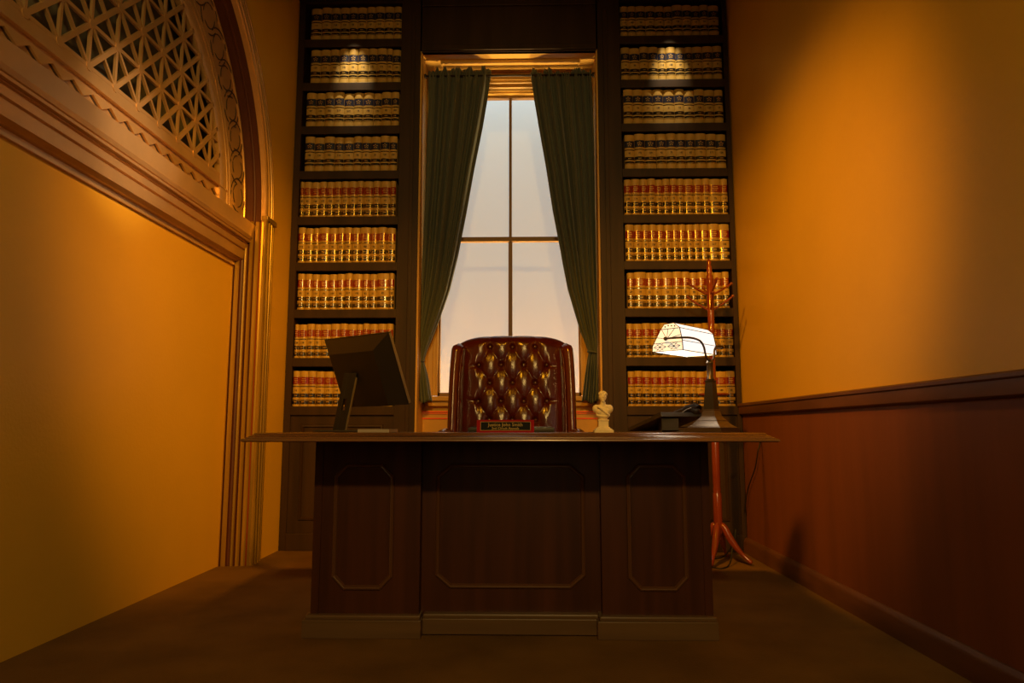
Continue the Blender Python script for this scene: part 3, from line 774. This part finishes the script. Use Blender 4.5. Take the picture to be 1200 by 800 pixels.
# wings
for sg in (-1, 1):
    mb = MB(); N = 26; K = 40; rings = []
    zt_w = at(539, 400.5, y=3.84).z
    for j in range(K + 1):
        s = j / K; z = .52 + (zt_w - .52) * s
        cap = max(0, (z - (zt_w - .035)) / .035); sc_ = math.sqrt(max(0, 1 - cap ** 2)); sc_ = max(sc_, .04)
        hy = (.125 - .035 * s) * (.45 + .55 * sc_); hx = .034 * sc_
        xc = CX + sg * (.305 - .007 * s ** 6 * 2); yc = CY - .12 + .08 * s + .02 * cap
        ring = []
        for k in range(N):
            t = 2 * math.pi * k / N; ct, st = math.cos(t), math.sin(t)
            x = math.copysign(abs(ct) ** .75, ct) * hx; y = math.copysign(abs(st) ** .75, st) * hy
            x += sg * .016 * (-y / .12 if y < 0 else 0)      # front edge flares outwards
            ring.append(Vector((xc + x, yc + y, z)))
        rings.append(ring)
    vs = [p for r_ in rings for p in r_]; fs = []
    for j in range(K):
        for k in range(N): k2 = (k + 1) % N; fs.append((j * N + k, j * N + k2, (j + 1) * N + k2, (j + 1) * N + k))
    fs += [tuple(range(N)), tuple(K * N + k for k in range(N))]
    w_ = child(ch, mesh('wing', vs, fs, M['leather'], smooth=True))
    # piping down the front of the wing
    pts = [(CX + sg * (.305 - .014 * (j / 20) ** 6) - sg * .018, CY - .12 + .08 * j / 20 - (.125 - .035 * j / 20) * .82, .60 + (zt_w - .65) * j / 20) for j in range(21)]
    pp = MB().tube(pts, .0035, 8).build('piping', M['leather'], smooth=True); pp.parent = w_
    # rolled arm
    mb = MB(); ax = CX + sg * .338
    pts = smoothpts([(ax - sg * .02, CY - .02, .742), (ax, CY - .16, .738), (ax, CY - .32, .735), (ax, CY - .42, .728), (ax, CY - .455, .718)], 5)
    mb.tube(pts, [.046] * (len(pts) - 3) + [.044, .038, .02], 18)
    mb.box(ax - .030, ax + .030, CY - .42, CY - .02, .46, .73, bev=.014)
    child(ch, mb.build('armrest', M['leather'], angle=60))
# seat and base
mb = MB().box(CX - .285, CX + .285, CY - .50, CY - .01, .44, .53, bev=.03); child(ch, mb.build('seat', M['leather'], angle=60))
child(ch, MB().box(CX - .30, CX + .30, CY - .48, CY + .02, .37, .445, bev=.015).build('seat_frame', M['leather'], angle=60))
child(ch, MB().lathe([(.06, .37), (.05, .34), (.028, .33), (.028, .18), (.035, .16), (.045, .10)], c=(CX, CY - .22, 0)).build('column', M['rack'], smooth=True))
for k in range(5):
    a = 2 * math.pi * k / 5 + .3; dx, dy = math.cos(a), math.sin(a)
    lg = MB().tube(smoothpts([(CX + dx * .02, CY - .22 + dy * .02, .135), (CX + dx * .14, CY - .22 + dy * .14, .125), (CX + dx * .28, CY - .22 + dy * .28, .075)], 5), .02, 10).build('base_leg', M['rack'], smooth=True)
    child(ch, lg)
    cs = MB().lathe([(.012, -.012), (.026, -.01), (.026, .01), (.012, .012)], c=(CX + dx * .285, CY - .22 + dy * .285, .027), seg=18, mtx=Matrix.Rotation(a, 4, 'Z') @ Matrix.Rotation(math.pi / 2, 4, 'X')).tube([(CX + dx * .285, CY - .22 + dy * .285, .03), (CX + dx * .28, CY - .22 + dy * .28, .07)], .007).build('caster', M['blackpl'], smooth=True)
    cs.parent = lg

# ------------------------------------------------------------------ monitor seen from behind
a_, tau = R(36), R(23)
w_ = Vector((math.cos(a_), -math.sin(a_), 0)); nh = Vector((math.sin(a_), math.cos(a_), 0)); n_v = nh * math.cos(tau) + Vector((0, 0, math.sin(tau))); t_ = Vector((0, 0, math.cos(tau))) - nh * math.sin(tau)
MC = Vector((-.690, 3.03, 1.028))
def mon(u, v, d): return MC + w_ * u + t_ * v + n_v * d
mn = empty('computer_monitor', (-.775, 3.04, ZT)); tag(mn, 'black flat computer monitor seen from behind on the left of the desk', 'monitor')
def slab(mb, u0, u1, v0, v1, d0, d1, mi=0, bev=.003):
    mt = Matrix((( w_.x, t_.x, n_v.x, MC.x), (w_.y, t_.y, n_v.y, MC.y), (w_.z, t_.z, n_v.z, MC.z), (0, 0, 0, 1)))
    mb.box(u0, u1, v0, v1, d0, d1, mi=mi, bev=bev, mtx=mt); return mb
WM, HM = .205, .158
mb = MB(); slab(mb, -WM, WM, -HM, HM, -.009, .009)
child(mn, mb.build('bezel', M['blackpl']))
mb = MB(); slab(mb, WM - .0005, WM + .0012, -HM + .004, HM - .004, -.006, -.001, bev=0); slab(mb, WM - .0005, WM + .0012, -HM + .004, HM - .004, .001, .006, bev=0)
child(mn, mb.build('side_trim', M['greypl']))
mb = MB()
A = [(-WM + .004, -HM + .004, -.009), (WM - .004, -HM + .004, -.009), (WM - .004, HM - .004, -.009), (-WM + .004, HM - .004, -.009)]
B = [(-WM + .055, -HM + .012, -.05), (WM - .075, -HM + .012, -.05), (WM - .075, HM - .060, -.05), (-WM + .055, HM - .060, -.05)]
mb.add([mon(*p) for p in A + B], [(0, 1, 2, 3), (4, 5, 6, 7), (0, 1, 5, 4), (1, 2, 6, 5), (2, 3, 7, 6), (3, 0, 4, 7)])
child(mn, mb.build('rear_housing', M['blackpl']))
mb = MB(); slab(mb, -WM + .014, WM - .014, -HM + .018, HM - .014, .0092, .0100, bev=0); child(mn, mb.build('screen', M['black']))
# stand: flat neck with a slot, foot
top = mon(-.035, .01, -.055); bot = Vector((-.797, 3.02, ZT + .008))
ax_ = (top - bot); L = ax_.length; ax_.normalize(); sx_ = Vector((1, -.25, 0)).normalized(); sy_ = ax_.cross(sx_).normalized()
mt = Matrix(((sx_.x, ax_.x, sy_.x, bot.x), (sx_.y, ax_.y, sy_.y, bot.y), (sx_.z, ax_.z, sy_.z, bot.z), (0, 0, 0, 1)))
mb = MB(); hw = .029
mb.box(-hw, -.008, 0, L, -.008, .008, mtx=mt, bev=.002); mb.box(.008, hw, 0, L, -.008, .008, mtx=mt, bev=.002)
mb.box(-.0085, .0085, 0, .085, -.008, .008, mtx=mt); mb.box(-.0085, .0085, .135, L, -.008, .008, mtx=mt)
ns = child(mn, mb.build('neck', M['blackpl']))
mb = MB().box(hw, hw + .002, 0, L - .02, -.006, .006, mtx=mt); child(mn, mb.build('neck_trim', M['greypl']))
child(mn, MB().box(-.90, -.68, 2.98, 3.16, ZT, ZT + .009, bev=.003).build('foot', M['blackpl']))

# notepad and keyboard
p0 = at(419, 504, y=2.66); p1 = at(456, 504, y=2.66)
tag(MB().box(p0.x, p1.x, 2.66, 2.84, ZT, ZT + .0125, bev=.001).build('notepad', M['paper']), 'thin pale grey notepad lying on the desk near the monitor', 'notepad')
p0 = at(548, 504, y=3.05); p1 = at(650, 504, y=3.05)
kb = MB().box(p0.x, p1.x, 3.05, 3.20, ZT, ZT + .020, bev=.008).build('keyboard', M['kb'], angle=40); tag(kb, 'low black keyboard lying behind the red nameplate', 'keyboard')
ky = MB()
for r_ in range(5):
    for c_ in range(18):
        x = p0.x + .012 + c_ * (p1.x - p0.x - .024) / 18; ky.box(x, x + .016, 3.065 + r_ * .025, 3.083 + r_ * .025, ZT + .019, ZT + .024)
kk = ky.build('key_block', M['black'], kb)

# ------------------------------------------------------------------ nameplate
NY = 2.60; q0 = at(558.5, 507, y=NY).x; q1 = at(626, 507, y=NY).x; nz1 = .8115
npo = MB(); xm_ = (q0 + q1) / 2
pr = [(NY, ZT), (NY + .050, ZT), (NY + .050, ZT + .004), (NY + .018, nz1), (NY + .012, nz1)]
vs = [(x, y, z) for x in (q0, q1) for y, z in pr]; n_ = len(pr)
npo.add(vs, [(k, (k + 1) % n_, n_ + (k + 1) % n_, n_ + k) for k in range(n_)] + [tuple(range(n_)), tuple(range(n_, 2 * n_))])
npl = npo.build('nameplate', M['plateRed']); tag(npl, 'red desk nameplate with black and gold inscription at the front of the desk', 'nameplate')
fa = Vector((0, NY, ZT)); fb = Vector((0, NY + .012, nz1)); fu = (fb - fa).normalized(); fn = Vector((0, -fu.z, fu.y))
def onplate(u, v, d): return Vector((xm_ + u, 0, 0)) + fa + fu * v + fn * d
def pl_box(mb, u0, u1, v0, v1, d0, d1, mi=0):
    vs = [onplate(u, v, d) for u in (u0, u1) for v in (v0, v1) for d in (d0, d1)]
    mb.add(vs, [(0, 1, 3, 2), (4, 6, 7, 5), (0, 4, 5, 1), (2, 3, 7, 6), (0, 2, 6, 4), (1, 5, 7, 3)], mi); return mb
hw = (q1 - q0) / 2
pl_box(MB(), -hw + .0135, hw - .0125, .0075, .0405, 0, .0010).build('gold_border', M['goldtext'], npl)
pl_box(MB(), -hw + .0150, hw - .0140, .009, .039, 0, .0016).build('inscription_plate', M['plateBlack'], npl)
for body, size, v in (('Justice John Smith', .0175, .0285), ('2nd Circuit Appeals', .0125, .0150)):
    me = text_mesh(body, size, 'inscription', M['goldtext'], bold=.0001); o = bpy.data.objects.new('inscription', me); COL.objects.link(o); o.parent = npl
    o.matrix_local = Matrix(((1, 0, 0, onplate(0, v, .0020).x), (0, fu.y, fn.y, onplate(0, v, .0020).y), (0, fu.z, fn.z, onplate(0, v, .0020).z), (0, 0, 0, 1)))

# ------------------------------------------------------------------ bust
BX, BY = .2865, 2.69
def fuse(name, m, voxel, fn_):
    mb = MB(); fn_(mb); o = mb.build('tmp', m); md = o.modifiers.new('r', 'REMESH'); md.mode = 'VOXEL'; md.voxel_size = voxel
    sm = o.modifiers.new('s', 'SMOOTH'); sm.factor = .5; sm.iterations = 3
    dg = bpy.context.evaluated_depsgraph_get(); me = bpy.data.meshes.new_from_object(o.evaluated_get(dg)); bpy.data.objects.remove(o)
    me.name = name; me.materials.clear(); me.materials.append(m)
    me.polygons.foreach_set('use_smooth', [True] * len(me.polygons))
    return link(bpy.data.objects.new(name, me))
def bustshape(mb):
    z = lambda a: ZT + a
    B_ = lambda x, y, zz, r, sx=1, sy=1, sz=1, rot=None: mb.ball((BX + x, BY + y, z(zz)), r, sx=sx, sy=sy, sz=sz, seg=20, rings=14, mtx=rot)
    # chest, shoulders, neck
    B_(0, 0, .074, .028, 1.0, .62, 1.0); B_(0, .001, .066, .024, 1.05, .6, .8)
    B_(-.0245, .002, .088, .0145, 1, .9, 1.15); B_(.0245, .002, .088, .0145, 1, .9, 1.15)
    B_(-.012, 0, .092, .017, 1.2, .75, .75); B_(.012, 0, .092, .017, 1.2, .75, .75)
    B_(-.012, -.011, .078, .0115, 1.1, .7, 1); B_(.012, -.011, .078, .0115, 1.1, .7, 1)
    mb.tube([(BX, BY, z(.095)), (BX + .001, BY - .001, z(.116))], [.0115, .0095], 16)
    # drapery strap across the chest and the lower folds
    mb.tube([(BX - .022, BY - .013, z(.098)), (BX - .012, BY - .0205, z(.090)), (BX, BY - .0195, z(.081)), (BX + .012, BY - .0205, z(.072)), (BX + .022, BY - .014, z(.062))], .0040, 8)
    mb.tube([(BX - .025, BY - .008, z(.064)), (BX, BY - .018, z(.059)), (BX + .025, BY - .008, z(.064))], .0035, 8)
    # head with face and hair
    B_(0, -.001, .134, .0155, .95, 1.0, 1.18); B_(.0, -.006, .125, .0095, .95, .9, 1.1)
    mb.tube([(BX, BY - .0150, z(.139)), (BX, BY - .0185, z(.131))], [.0015, .0026], 8)
    B_(0, -.0148, .1245, .0035, 1.2, .7, .6); B_(0, -.0128, .1175, .0048, 1.1, .9, .9)
    B_(-.0052, -.0128, .1425, .0042, 1.1, .7, .6); B_(.0052, -.0128, .1425, .0042, 1.1, .7, .6)
    B_(-.0135, 0, .133, .004, .5, .8, 1.2); B_(.0135, 0, .133, .004, .5, .8, 1.2)
    rnd = random.Random(2)
    for k in range(34):
        a = rnd.uniform(0, 2 * math.pi); e = rnd.uniform(.25, 1.35)
        x = .0158 * math.cos(a) * math.cos(e); y = .0160 * math.sin(a) * math.cos(e); zz = .137 + .0165 * math.sin(e)
        if y < -.010 and zz < .146: continue
        B_(x, y, zz, .0040)
    # waist of the bust
    mb.lathe([(.013, .048), (.017, .054), (.022, .060)], c=(BX, BY, ZT), seg=20)
bo = fuse('bust_figure', M['bust'], .0013, bustshape)
bu = empty('bust_statuette', (BX, BY, ZT)); tag(bu, 'small cream classical bust statuette on the desk right of the chair', 'statuette')
child(bu, bo)
def sq(mb, prof, c, rot=0):
    return mb.lathe([(r * math.sqrt(2), z) for r, z in prof], c=c, seg=4, mtx=Matrix.Rotation(math.pi / 4 + rot, 4, 'Z'))
child(bu, sq(MB(), [(.0355, 0), (.0355, .008), (.032, .010), (.029, .014), (.024, .016), (.022, .020), (.0185, .021), (.0185, .042), (.0205, .044), (.0205, .047), (.015, .049)], (BX, BY, ZT)).lathe([(.019, .044), (.021, .0465), (.015, .050)], c=(BX, BY, ZT)).build('pedestal_block', M['bust']))

# ------------------------------------------------------------------ banker's lamp
LP = Vector((.722, 2.80, ZT)); ph_ = R(48); d_ = Vector((math.cos(ph_), math.sin(ph_), 0)); c_v = Vector((math.sin(ph_), -math.cos(ph_), 0))
lm = empty('desk_lamp', LP); tag(lm, 'lit stained glass bankers lamp on a dark square base, right end of the desk', 'lamp')
rot = ph_
child(lm, sq(MB(), [(.077, .0006), (.078, .003), (.077, .018), (.069, .0195), (.067, .022), (.056, .029), (.045, .042), (.043, .044), (.043, .046), (.034, .056), (.028, .066), (.026, .078), (.0235, .083), (.0245, .086), (.0235, .089)], LP, rot).build('base', M['bronzemetal'], angle=25))
mb = sq(MB(), [(.0225, .086), (.0145, .196), (.0165, .198), (.0165, .202), (.012, .203)], LP, rot)
child(lm, mb.build('pillar', M['blackpl']))
mb = MB().lathe([(.0135, .202), (.0155, .205), (.0155, .210), (.0125, .213), (.0125, .265), (.0145, .268), (.0145, .273), (.011, .278), (.007, .287)], c=LP, seg=24)
child(lm, mb.build('socket_column', M['bronzemetal'], smooth=True))
S_ = Vector((.640, 2.862, 0)); LL = .27
pf = [(-.066, 1.082), (-.064, 1.104), (-.026, 1.166), (-.010, 1.186), (.030, 1.188), (.054, 1.168), (.064, 1.118), (.066, 1.080)]
def shp(c_, z, l): return S_ + c_v * c_ + d_ * l + Vector((0, 0, z))
n_ = len(pf)
mb = MB(); vs = [shp(c_, z, l) for l in (-LL / 2, LL / 2) for c_, z in pf]
mb.add(vs, [(k, k + 1, n_ + k + 1, n_ + k) for k in range(n_ - 1)])
sh = child(lm, mb.build('lamp_shade', M['glassglow'])); so = sh.modifiers.new('t', 'SOLIDIFY'); so.thickness = .003; so.offset = 0
for l in (-LL / 2, LL / 2):
    ep = MB().add([shp(c_, z, l) for c_, z in pf], [tuple(range(n_))]).build('end_panel', M['glassamber']); ep.parent = sh; so = ep.modifiers.new('t', 'SOLIDIFY'); so.thickness = .003; so.offset = 0
# lead lines
mb = MB()
def ln(p, q, r=.0013): mb.tube([p, q], r, 6)
o_ = .0025
for k, r in ((7, .0018), (6, .0012), (5, .0013), (4, .0012), (0, .0018)):
    c_, z = pf[k]; ln(shp(c_ + (o_ if c_ > 0 else -o_), z, -LL / 2), shp(c_ + (o_ if c_ > 0 else -o_), z, LL / 2), r)
for l in (-LL / 2, LL / 2):
    for k in range(n_ - 1): ln(shp(pf[k][0] * 1.03, pf[k][1], l), shp(pf[k + 1][0] * 1.03, pf[k + 1][1], l), .0019)
    ln(shp(*pf[0], l), shp(*pf[-1], l), .0019)
    e = l + (-.003 if l < 0 else .003)
    zb_ = 1.113; ln(shp(-.060, zb_, e), shp(.064, zb_, e), .0012); hub = (.0, 1.128)
    ln(shp(-.024, 1.167, e), shp(.053, 1.167, e))
    for c_, z in ((-.045, 1.136), (-.022, 1.166), (.006, 1.167), (.036, 1.167), (.060, 1.140)): ln(shp(hub[0], hub[1], e), shp(c_, z, e), .0011)
    for cc in (-.032, .030):   # little leaded diamonds in the lower band
        zz = 1.098; 
        for (a1, b1), (a2, b2) in (((-.028, 0), (0, .013)), ((0, .013), (.028, 0)), ((.028, 0), (0, -.013)), ((0, -.013), (-.028, 0)), ((-.014, .013), (.014, -.013)), ((-.014, -.013), (.014, .013)), ((-.028, 0), (.028, 0))):
            ln(shp(cc + a1, zz + b1, e), shp(cc + a2, zz + b2, e), .0008)
        mb.ball(shp(cc, zz, e), .0035)
    for cc, zz in ((-.006, 1.176), (.008, 1.180), (.022, 1.178), (.036, 1.176)): mb.ball(shp(cc, zz, e), .003)
ld = mb.build('leading', M['lead']); ld.parent = sh
# bracket: from the post round the shade to its two end hubs
top = LP + Vector((0, 0, .283))
near = shp(0, 1.128, -LL / 2 - .012)
mb = MB()
pts = smoothpts([top, top - d_ * .018 + Vector((0, 0, .002)), top - d_ * .040 + c_v * .004 + Vector((0, 0, .018)), top - d_ * .052 + c_v * .004 + Vector((0, 0, .048)), top - d_ * .075 + Vector((0, 0, .070)), top - d_ * .14 - c_v * .004 + Vector((0, 0, .076)), top - d_ * .19 - c_v * .035 + Vector((0, 0, .074)), near], 7)
mb.tube(pts, .0042, 10)
far = shp(0, 1.128, LL / 2 + .012)
pts = smoothpts([top, top + d_ * .014 + c_v * .004, top + d_ * .030 + c_v * .004 + Vector((0, 0, .014)), top + d_ * .044 + Vector((0, 0, .045)), top + d_ * .070 + Vector((0, 0, .062)), top + d_ * .125 - c_v * .004 + Vector((0, 0, .064)), top + d_ * .16 - c_v * .035 + Vector((0, 0, .062)), far], 7)
mb.tube(pts, .0042, 10)
mb.ball(near, .008); mb.ball(far, .008); mb.ball(near - d_ * .006, .006)
child(lm, mb.build('bracket', M['bronzemetal'], smooth=True))

# ------------------------------------------------------------------ telephone
tp_ = empty('desk_telephone', (.62, 3.05, ZT)); tag(tp_, 'black desk telephone seen from behind, left of the lamp base', 'telephone')
B0 = Vector((.560, 2.99, .847)); e1 = Vector((.185, .025, 0)); e2 = Vector((-.115, .175, -.062)); nn = e1.cross(e2).normalized(); nn = nn if nn.z > 0 else -nn
def ph3(a, b_, c_): return B0 + e1 * a + e2 * b_ + nn * c_
def phbox(mb, a0, a1, b0, b1, c0, c1, taper=0):
    vs = [ph3(a, b_, c_) for a in (a0, a1) for b_ in (b0, b1) for c_ in (c0, c1)]
    mb.add(vs, [(0, 1, 3, 2), (4, 6, 7, 5), (0, 4, 5, 1), (2, 3, 7, 6), (0, 2, 6, 4), (1, 5, 7, 3)]); return mb
mb = MB(); phbox(mb, 0, 1, 0, 1, -.018, 0); phbox(mb, .01, .99, .02, .3, 0, .004)
b_o = mb.build('body', M['blackpl']); md = b_o.modifiers.new('b', 'BEVEL'); md.width = .003; md.segments = 2; child(tp_, b_o)
mb = MB().box(.565, .635, 3.0, 3.09, ZT + .001, .822); mb.box(.56, .70, 3.0, 3.10, ZT + .001, ZT + .008)
child(tp_, mb.build('stand', M['blackpl']))
mb = MB(); phbox(mb, .05, .62, .12, .38, 0, .005); child(tp_, mb.build('display', M['black']))
for r_ in range(4):
    for c_ in range(3): child(tp_, phbox(MB(), .1 + c_ * .16, .21 + c_ * .16, .48 + r_ * .12, .56 + r_ * .12, 0, .005).build('key', M['greypl']))
hs = [ph3(.83, -.06, .012), ph3(.83, 0, .020), ph3(.83, .3, .030), ph3(.83, .7, .030), ph3(.83, .95, .018), ph3(.83, 1.0, .008)]
child(tp_, MB().tube(smoothpts(hs, 6), [.018] * 6 + [.020] * 6 + [.014] * 6 + [.014] * 6 + [.02] * 6 + [.018], 14).ball(ph3(.83, .02, .010), .022, sz=.8).ball(ph3(.83, .96, .008), .022, sz=.8).build('handset', M['blackpl'], smooth=True))
tcd = MB().tube(smoothpts([ph3(.52, .05, .002), ph3(.60, .02, .012), ph3(.70, .0, .020), ph3(.80, -.03, .024)], 6), .0022, 8).build('handset_cord', M['greypl'], smooth=True); child(tp_, tcd)

# cords
lc = [(.79, 2.80, ZT + .005), (.82, 2.83, ZT + .005), (.835, 2.95, ZT + .004), (.84, 3.2, ZT + .004), (.845, 3.375, ZT + .002), (.90, 3.50, .735), (1.15, 3.9, .735)] + [tuple(at(px, py, x=1.383)) for px, py in ((890, 512), (888, 530), (885, 548), (879, 565), (875, 580), (873, 600))]
tag(MB().tube(smoothpts(lc, 6), .0035, 8).build('power_cord', M['cord'], smooth=True), 'thin black cord from the lamp hanging down by the wainscot', 'cord')

# ------------------------------------------------------------------ coat rack
RKX, RKY = 1.125, 4.30
rk = empty('coat_rack', (RKX, RKY, 0)); tag(rk, 'red brown turned wooden coat rack standing in the right corner', 'coat rack')
pz = [(.004, .12), (.012, .126), (.016, .14), (.012, .155), (.022, .165), (.024, .18), (.020, .20), (.026, .22), (.026, .40), (.021, .41), (.025, .425), (.021, .44), (.023, .46), (.024, .72), (.019, .735), (.025, .75), (.025, .765), (.018, .78), (.021, .82), (.021, 1.0), (.018, 1.05), (.016, 1.25), (.021, 1.262), (.016, 1.275), (.018, 1.36), (.024, 1.375), (.018, 1.39), (.020, 1.42), (.020, 1.66), (.014, 1.67), (.02, 1.69), (.021, 1.71), (.013, 1.725), (.017, 1.745), (.016, 1.77), (.010, 1.785), (.013, 1.80), (.008, 1.815), (.002, 1.82)]
child(rk, MB().lathe(pz, c=(RKX, RKY, 0), seg=20).build('pole', M['rack'], angle=60))
for tier, (z0, rise, ang0) in enumerate(((1.595, .072, .06), (1.50, .085, -.12))):
    for k in range(4):
        a = ang0 + k * math.pi / 2; dx, dy = math.cos(a), math.sin(a)
        pts = [(RKX + dx * .012, RKY + dy * .012, z0), (RKX + dx * .07, RKY + dy * .07, z0 + rise * .42), (RKX + dx * .125, RKY + dy * .125, z0 + rise * .9), (RKX + dx * .134, RKY + dy * .134, z0 + rise)]
        child(rk, MB().tube(smoothpts(pts, 5), [.0065] * 10 + [.006] * 4 + [.0085, .007], 10).ball(Vector(pts[-1]), .0095).build('peg', M['rack'], smooth=True))
for k in range(4):
    a = math.atan2(-.085, .157) + k * math.pi / 2; dx, dy = math.cos(a), math.sin(a)
    q = lambda r_, z: (RKX + dx * r_, RKY + dy * r_, z)
    out = smoothpts([q(.015, .225), q(.035, .205), q(.07, .14), q(.11, .085), q(.15, .045), q(.185, .016)], 6)
    wdt = [.014 + .012 * math.sin(math.pi * min(1, i / 22)) for i in range(len(out))]; wdt[-1] = .010; wdt[-2] = .013; wdt[-3] = .016
    child(rk, MB().tube(out, [w__ * .8 for w__ in wdt], 12, flat=1.05).build('leg', M['rack'], smooth=True))
rg = [(RKX + .085 * math.cos(t * math.pi / 16), RKY + .085 * math.sin(t * math.pi / 16), .985) for t in range(33)]
mb = MB().tube(rg, .007, 10)
for k in range(2): mb.tube([(RKX - .08 * math.cos(k * math.pi / 2 + .2), RKY - .08 * math.sin(k * math.pi / 2 + .2), .985), (RKX + .08 * math.cos(k * math.pi / 2 + .2), RKY + .08 * math.sin(k * math.pi / 2 + .2), .985)], .005, 8)
child(rk, mb.build('umbrella_ring', M['rack'], smooth=True))
pts = smoothpts([(1.14, 4.52, .004), (1.10, 4.42, .004), (1.16, 4.34, .03), (1.20, 4.26, .12), (1.215, 4.26, .20), (1.20, 4.27, .13), (1.16, 4.20, .02), (1.09, 4.12, .004), (1.04, 4.16, .004)], 6)
tag(MB().tube(pts, .004, 8).build('floor_cable', M['cord'], smooth=True), 'black cable looped over the coat rack foot onto the floor', 'cable')

# ------------------------------------------------------------------ lights
def light(kind, name, loc, target, energy, col, size=.1, angle=None, blend=.3, size_y=None):
    d = bpy.data.lights.new(name, kind); o = bpy.data.objects.new(name, d); COL.objects.link(o); o.location = loc
    v = Vector(target) - Vector(loc); o.rotation_euler = v.to_track_quat('-Z', 'Y').to_euler(); d.energy = energy; d.color = col
    if kind == 'AREA':
        d.size = size
        if size_y: d.shape = 'RECTANGLE'; d.size_y = size_y
    else: d.shadow_soft_size = size
    if kind == 'SPOT': d.spot_size = R(angle); d.spot_blend = blend
    return o
ORG = (1.0, .40, .012)
light('SPOT', 'stage_lamp', (.2, -2.0, 3.1), (-.35, 3.4, 1.0), 290, (1, .61, .16), .10, 60, .6)
light('SPOT', 'corner_lamp', (.6, .9, 3.3), (-1.75, 4.30, .95), 640, ORG, .12, 42, 1)
light('SPOT', 'corner_lamp', (-.8, .9, 3.3), (1.41, 4.10, 1.05), 600, ORG, .12, 46, 1)
light('SPOT', 'added_arch_fill', (1.1, 1.6, 3.3), (-1.65, 2.85, 2.08), 360, (1, .66, .36), .05, 13, 1)  # added spot that brightens the beam, not a fixture of the room
light('AREA', 'tall_softbox', (.15, -2.3, 2.0), (.05, 4.6, 1.7), 7, (1, .66, .30), .12, size_y=2.2)
for x in (-1.21, 1.0):
    light('SPOT', 'shelf_spot', (x, 4.42, CEIL - .03), (x, 4.69, 3.18), 44, (1, .74, .40), .012, 29, 1)
for x in (-.50, .26): light('SPOT', 'window_uplight', (x, 5.20, .62), (x * .8, 4.30, 3.3), 300, (1, .62, .20), .05, 46, .6)
light('AREA', 'scrim_footlight', (-.12, 5.25, .35), (-.12, 5.62, 1.2), 3.0, (1, .60, .20), 1.4, size_y=.15)
light('AREA', 'scrim_toplight', (-.12, 5.30, 4.15), (-.12, 5.62, 2.2), 12, (.34, .64, 1), 1.8, size_y=.2)
light('POINT', 'lamp_bulb', tuple(shp(0, 1.115, 0)), (0, 0, 0), .4, (1, .85, .65), .02)
w = bpy.data.worlds.new('world'); SC.world = w; w.use_nodes = True
w.node_tree.nodes['Background'].inputs[0].default_value = (1, .5, .1, 1); w.node_tree.nodes['Background'].inputs[1].default_value = .012

SC.view_settings.view_transform = 'Standard'; SC.view_settings.look = 'None'; SC.view_settings.exposure = 0; SC.view_settings.gamma = 1
SC.view_settings.use_curve_mapping = False
